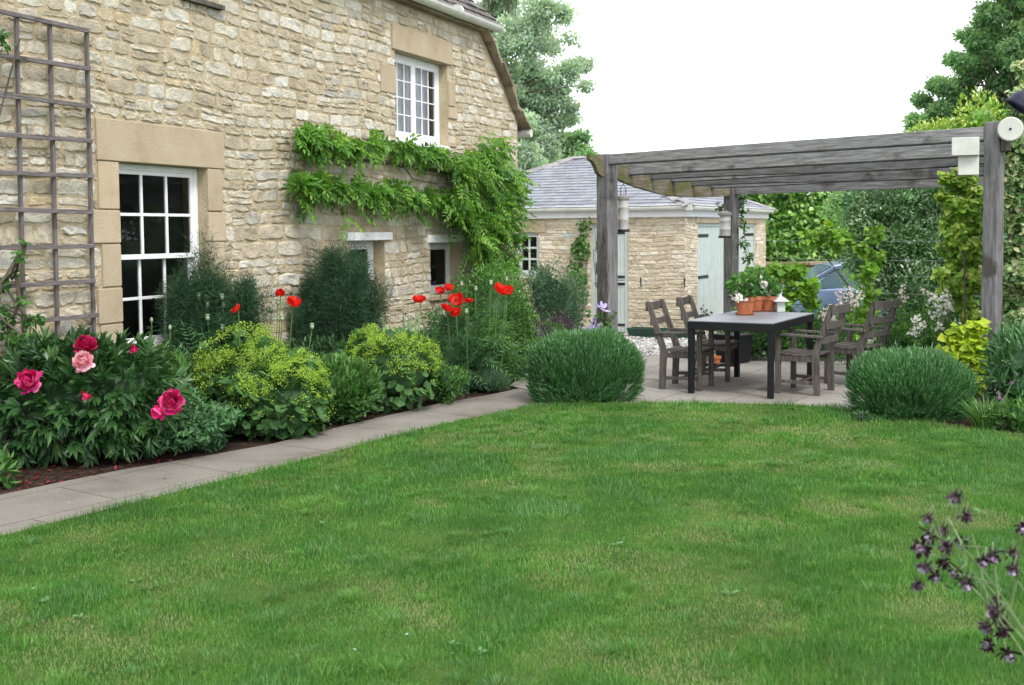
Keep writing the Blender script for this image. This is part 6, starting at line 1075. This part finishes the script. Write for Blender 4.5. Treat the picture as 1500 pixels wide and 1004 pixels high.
# ---------------------------------------------------------------- columbine in the near right corner
ab = np.array([1.62, 2.95, 0.028]); pl = Plant('columbine', 'wiry columbine with many dark purple nodding flowers in the near right corner', 'columbine', ab); rg = pl.rng
fl = [(1401, 727), (1415, 756), (1360, 759), (1382, 776), (1361, 785), (1412, 795), (1351, 806), (1356, 830), (1371, 844), (1345, 856), (1382, 824), (1401, 838), (1417, 853), (1386, 801), (1442, 821), (1455, 813), (1482, 810), (1485, 833), (1498, 773), (1459, 881), (1457, 896), (1446, 917), (1468, 925), (1448, 945), (1476, 957), (1470, 912)]
hubs = [D(1410, 800, 2.95), D(1385, 820, 2.9), D(1440, 850, 3.0), D(1465, 900, 2.85), D(1490, 850, 3.0)]; st = Soup()
for i, (px, py) in enumerate(fl):
    c = D(px, py, 2.95+rg.uniform(-.15, .15)); sc = rg.uniform(.8, 1.15)*.0235; ax = nrm(np.array([-.35+rg.normal()*.35, -.2+rg.normal()*.3, -.75+rg.normal()*.35])); s = Soup(); flower(s, rg, c, ax, sc, [(6, 1.05, 1.1), (7, .75, .95), (6, .45, .8)], wr=.42); u = nrm(np.cross(ax, [.2, .9, .1])); v = np.cross(ax, u)
    for k_ in range(5): a = k_*1.257; d = u*math.cos(a)+v*math.sin(a); s.tube([c+d*sc*.15, c+d*sc*.35-ax*sc*.5, c+d*sc*.25-ax*sc*.95], [.0022, .0013, .0006], 4)
    fo = pl.part(s, 'flower', 'aquil_dark')
    if i % 3 != 1 or px < 1362: q = Soup(); flower(q, rg, c+ax*sc*.12, ax, sc*.75, [(5, .42, 1.0), (4, .2, .8)], wr=.8); o = q.build('inner_petals', M['aquil_pale'], fo, pl.b)
    h = min(hubs, key=lambda h: np.linalg.norm(h-c)+(0 if h[0] > c[0] else .2)); t = c-ax*.012; st.tube([t, t-ax*.02+Zu*.004, t-ax*.02+(h-t)*.35-Zu*.005, h], [.0015, .0017, .0018, .0021], 5)
for h in hubs: q = np.linspace(0, 1, 6)[:, None]; P = ab+(h-ab)*q; P[:, 2] += .10*np.sin(q[:, 0]*math.pi); st.tube(P, np.linspace(.0038, .0023, 6), 5)
pl.part(st, 'stem', 'palestem'); s = Soup(); n = 40; P = hubs[0]+rg.normal(size=(n, 3))*[.06, .05, .06]; s.leaves(P, unit(rg, n), unit(rg, n), .028, .009, 'oval', rg.random(n)); n = 240; P = ab+np.stack([rg.normal(size=n)*.12, rg.normal(size=n)*.12, .05+.25*rg.random(n)], 1); s.leaves(P, unit(rg, n)+Zu*.3, Zu+unit(rg, n)*.5, .05, .05, 'ivy', rg.random(n)); pl.part(s, 'foliage', 'mat_leaf')
# ---------------------------------------------------------------- litter
rg = np.random.default_rng(77); s = Soup()
P = np.array([G(rg.uniform(0, 250), rg.uniform(662, 716), .0) for _ in range(260)]); P = P[~inpoly(P[:, 0], P[:, 1], [tuple(p[:2]) for p in path_poly])]; n = len(P); s.leaves(P+Zu*.004, unit(rg, n)*[1, 1, .2], Zu+unit(rg, n)*.4, .035, .022, 'oval', rg.random(n))
for (px, py) in ((262, 657), (530, 611), (548, 609), (240, 702), (700, 585)): s.leaves([G(px, py)+Zu*.006], unit(rg, 1)*[1, 1, .1], [Zu], .03, .02, 'oval', rg.random(1))
tag(s.build('fallen_petals', M['dead_petal']), 'dark red fallen petals scattered on the soil under the peony', 'petals', kind='stuff')
s = Soup()
for (px, py) in ((262, 709), (276, 709), (50, 725), (488, 629), (590, 606), (586, 617), (465, 700), (466, 721), (598, 930), (518, 952), (662, 960), (912, 797), (52, 862), (140, 752), (100, 738), (360, 697)):
    s.leaves([G(px, py, .03)+Zu*.006], unit(rg, 1)*[1, 1, .1], [Zu], .018, .012, 'oval', rg.random(1))
tag(s.build('pale_petals', M['petal_white']), 'few tiny white petals scattered on path and lawn', 'petals', kind='stuff')
# bottle
bo = Soup(); bo.lathe((0, 0, 0), [(0, 0), (.032, 0), (.035, .02), (.035, .13), (.028, .155), (.012, .17), (.012, .2), (.018, .2), (.018, .225), (0, .23)], 16); o = bo.build('white_bottle', M['label'], smooth=True); q = H0+HN*(-.12)-HD*hw(634, 415)[0]; o.location = (q[0], q[1], w3[2]); tag(o, 'white bottle standing on the sill of the right low window', 'bottle')
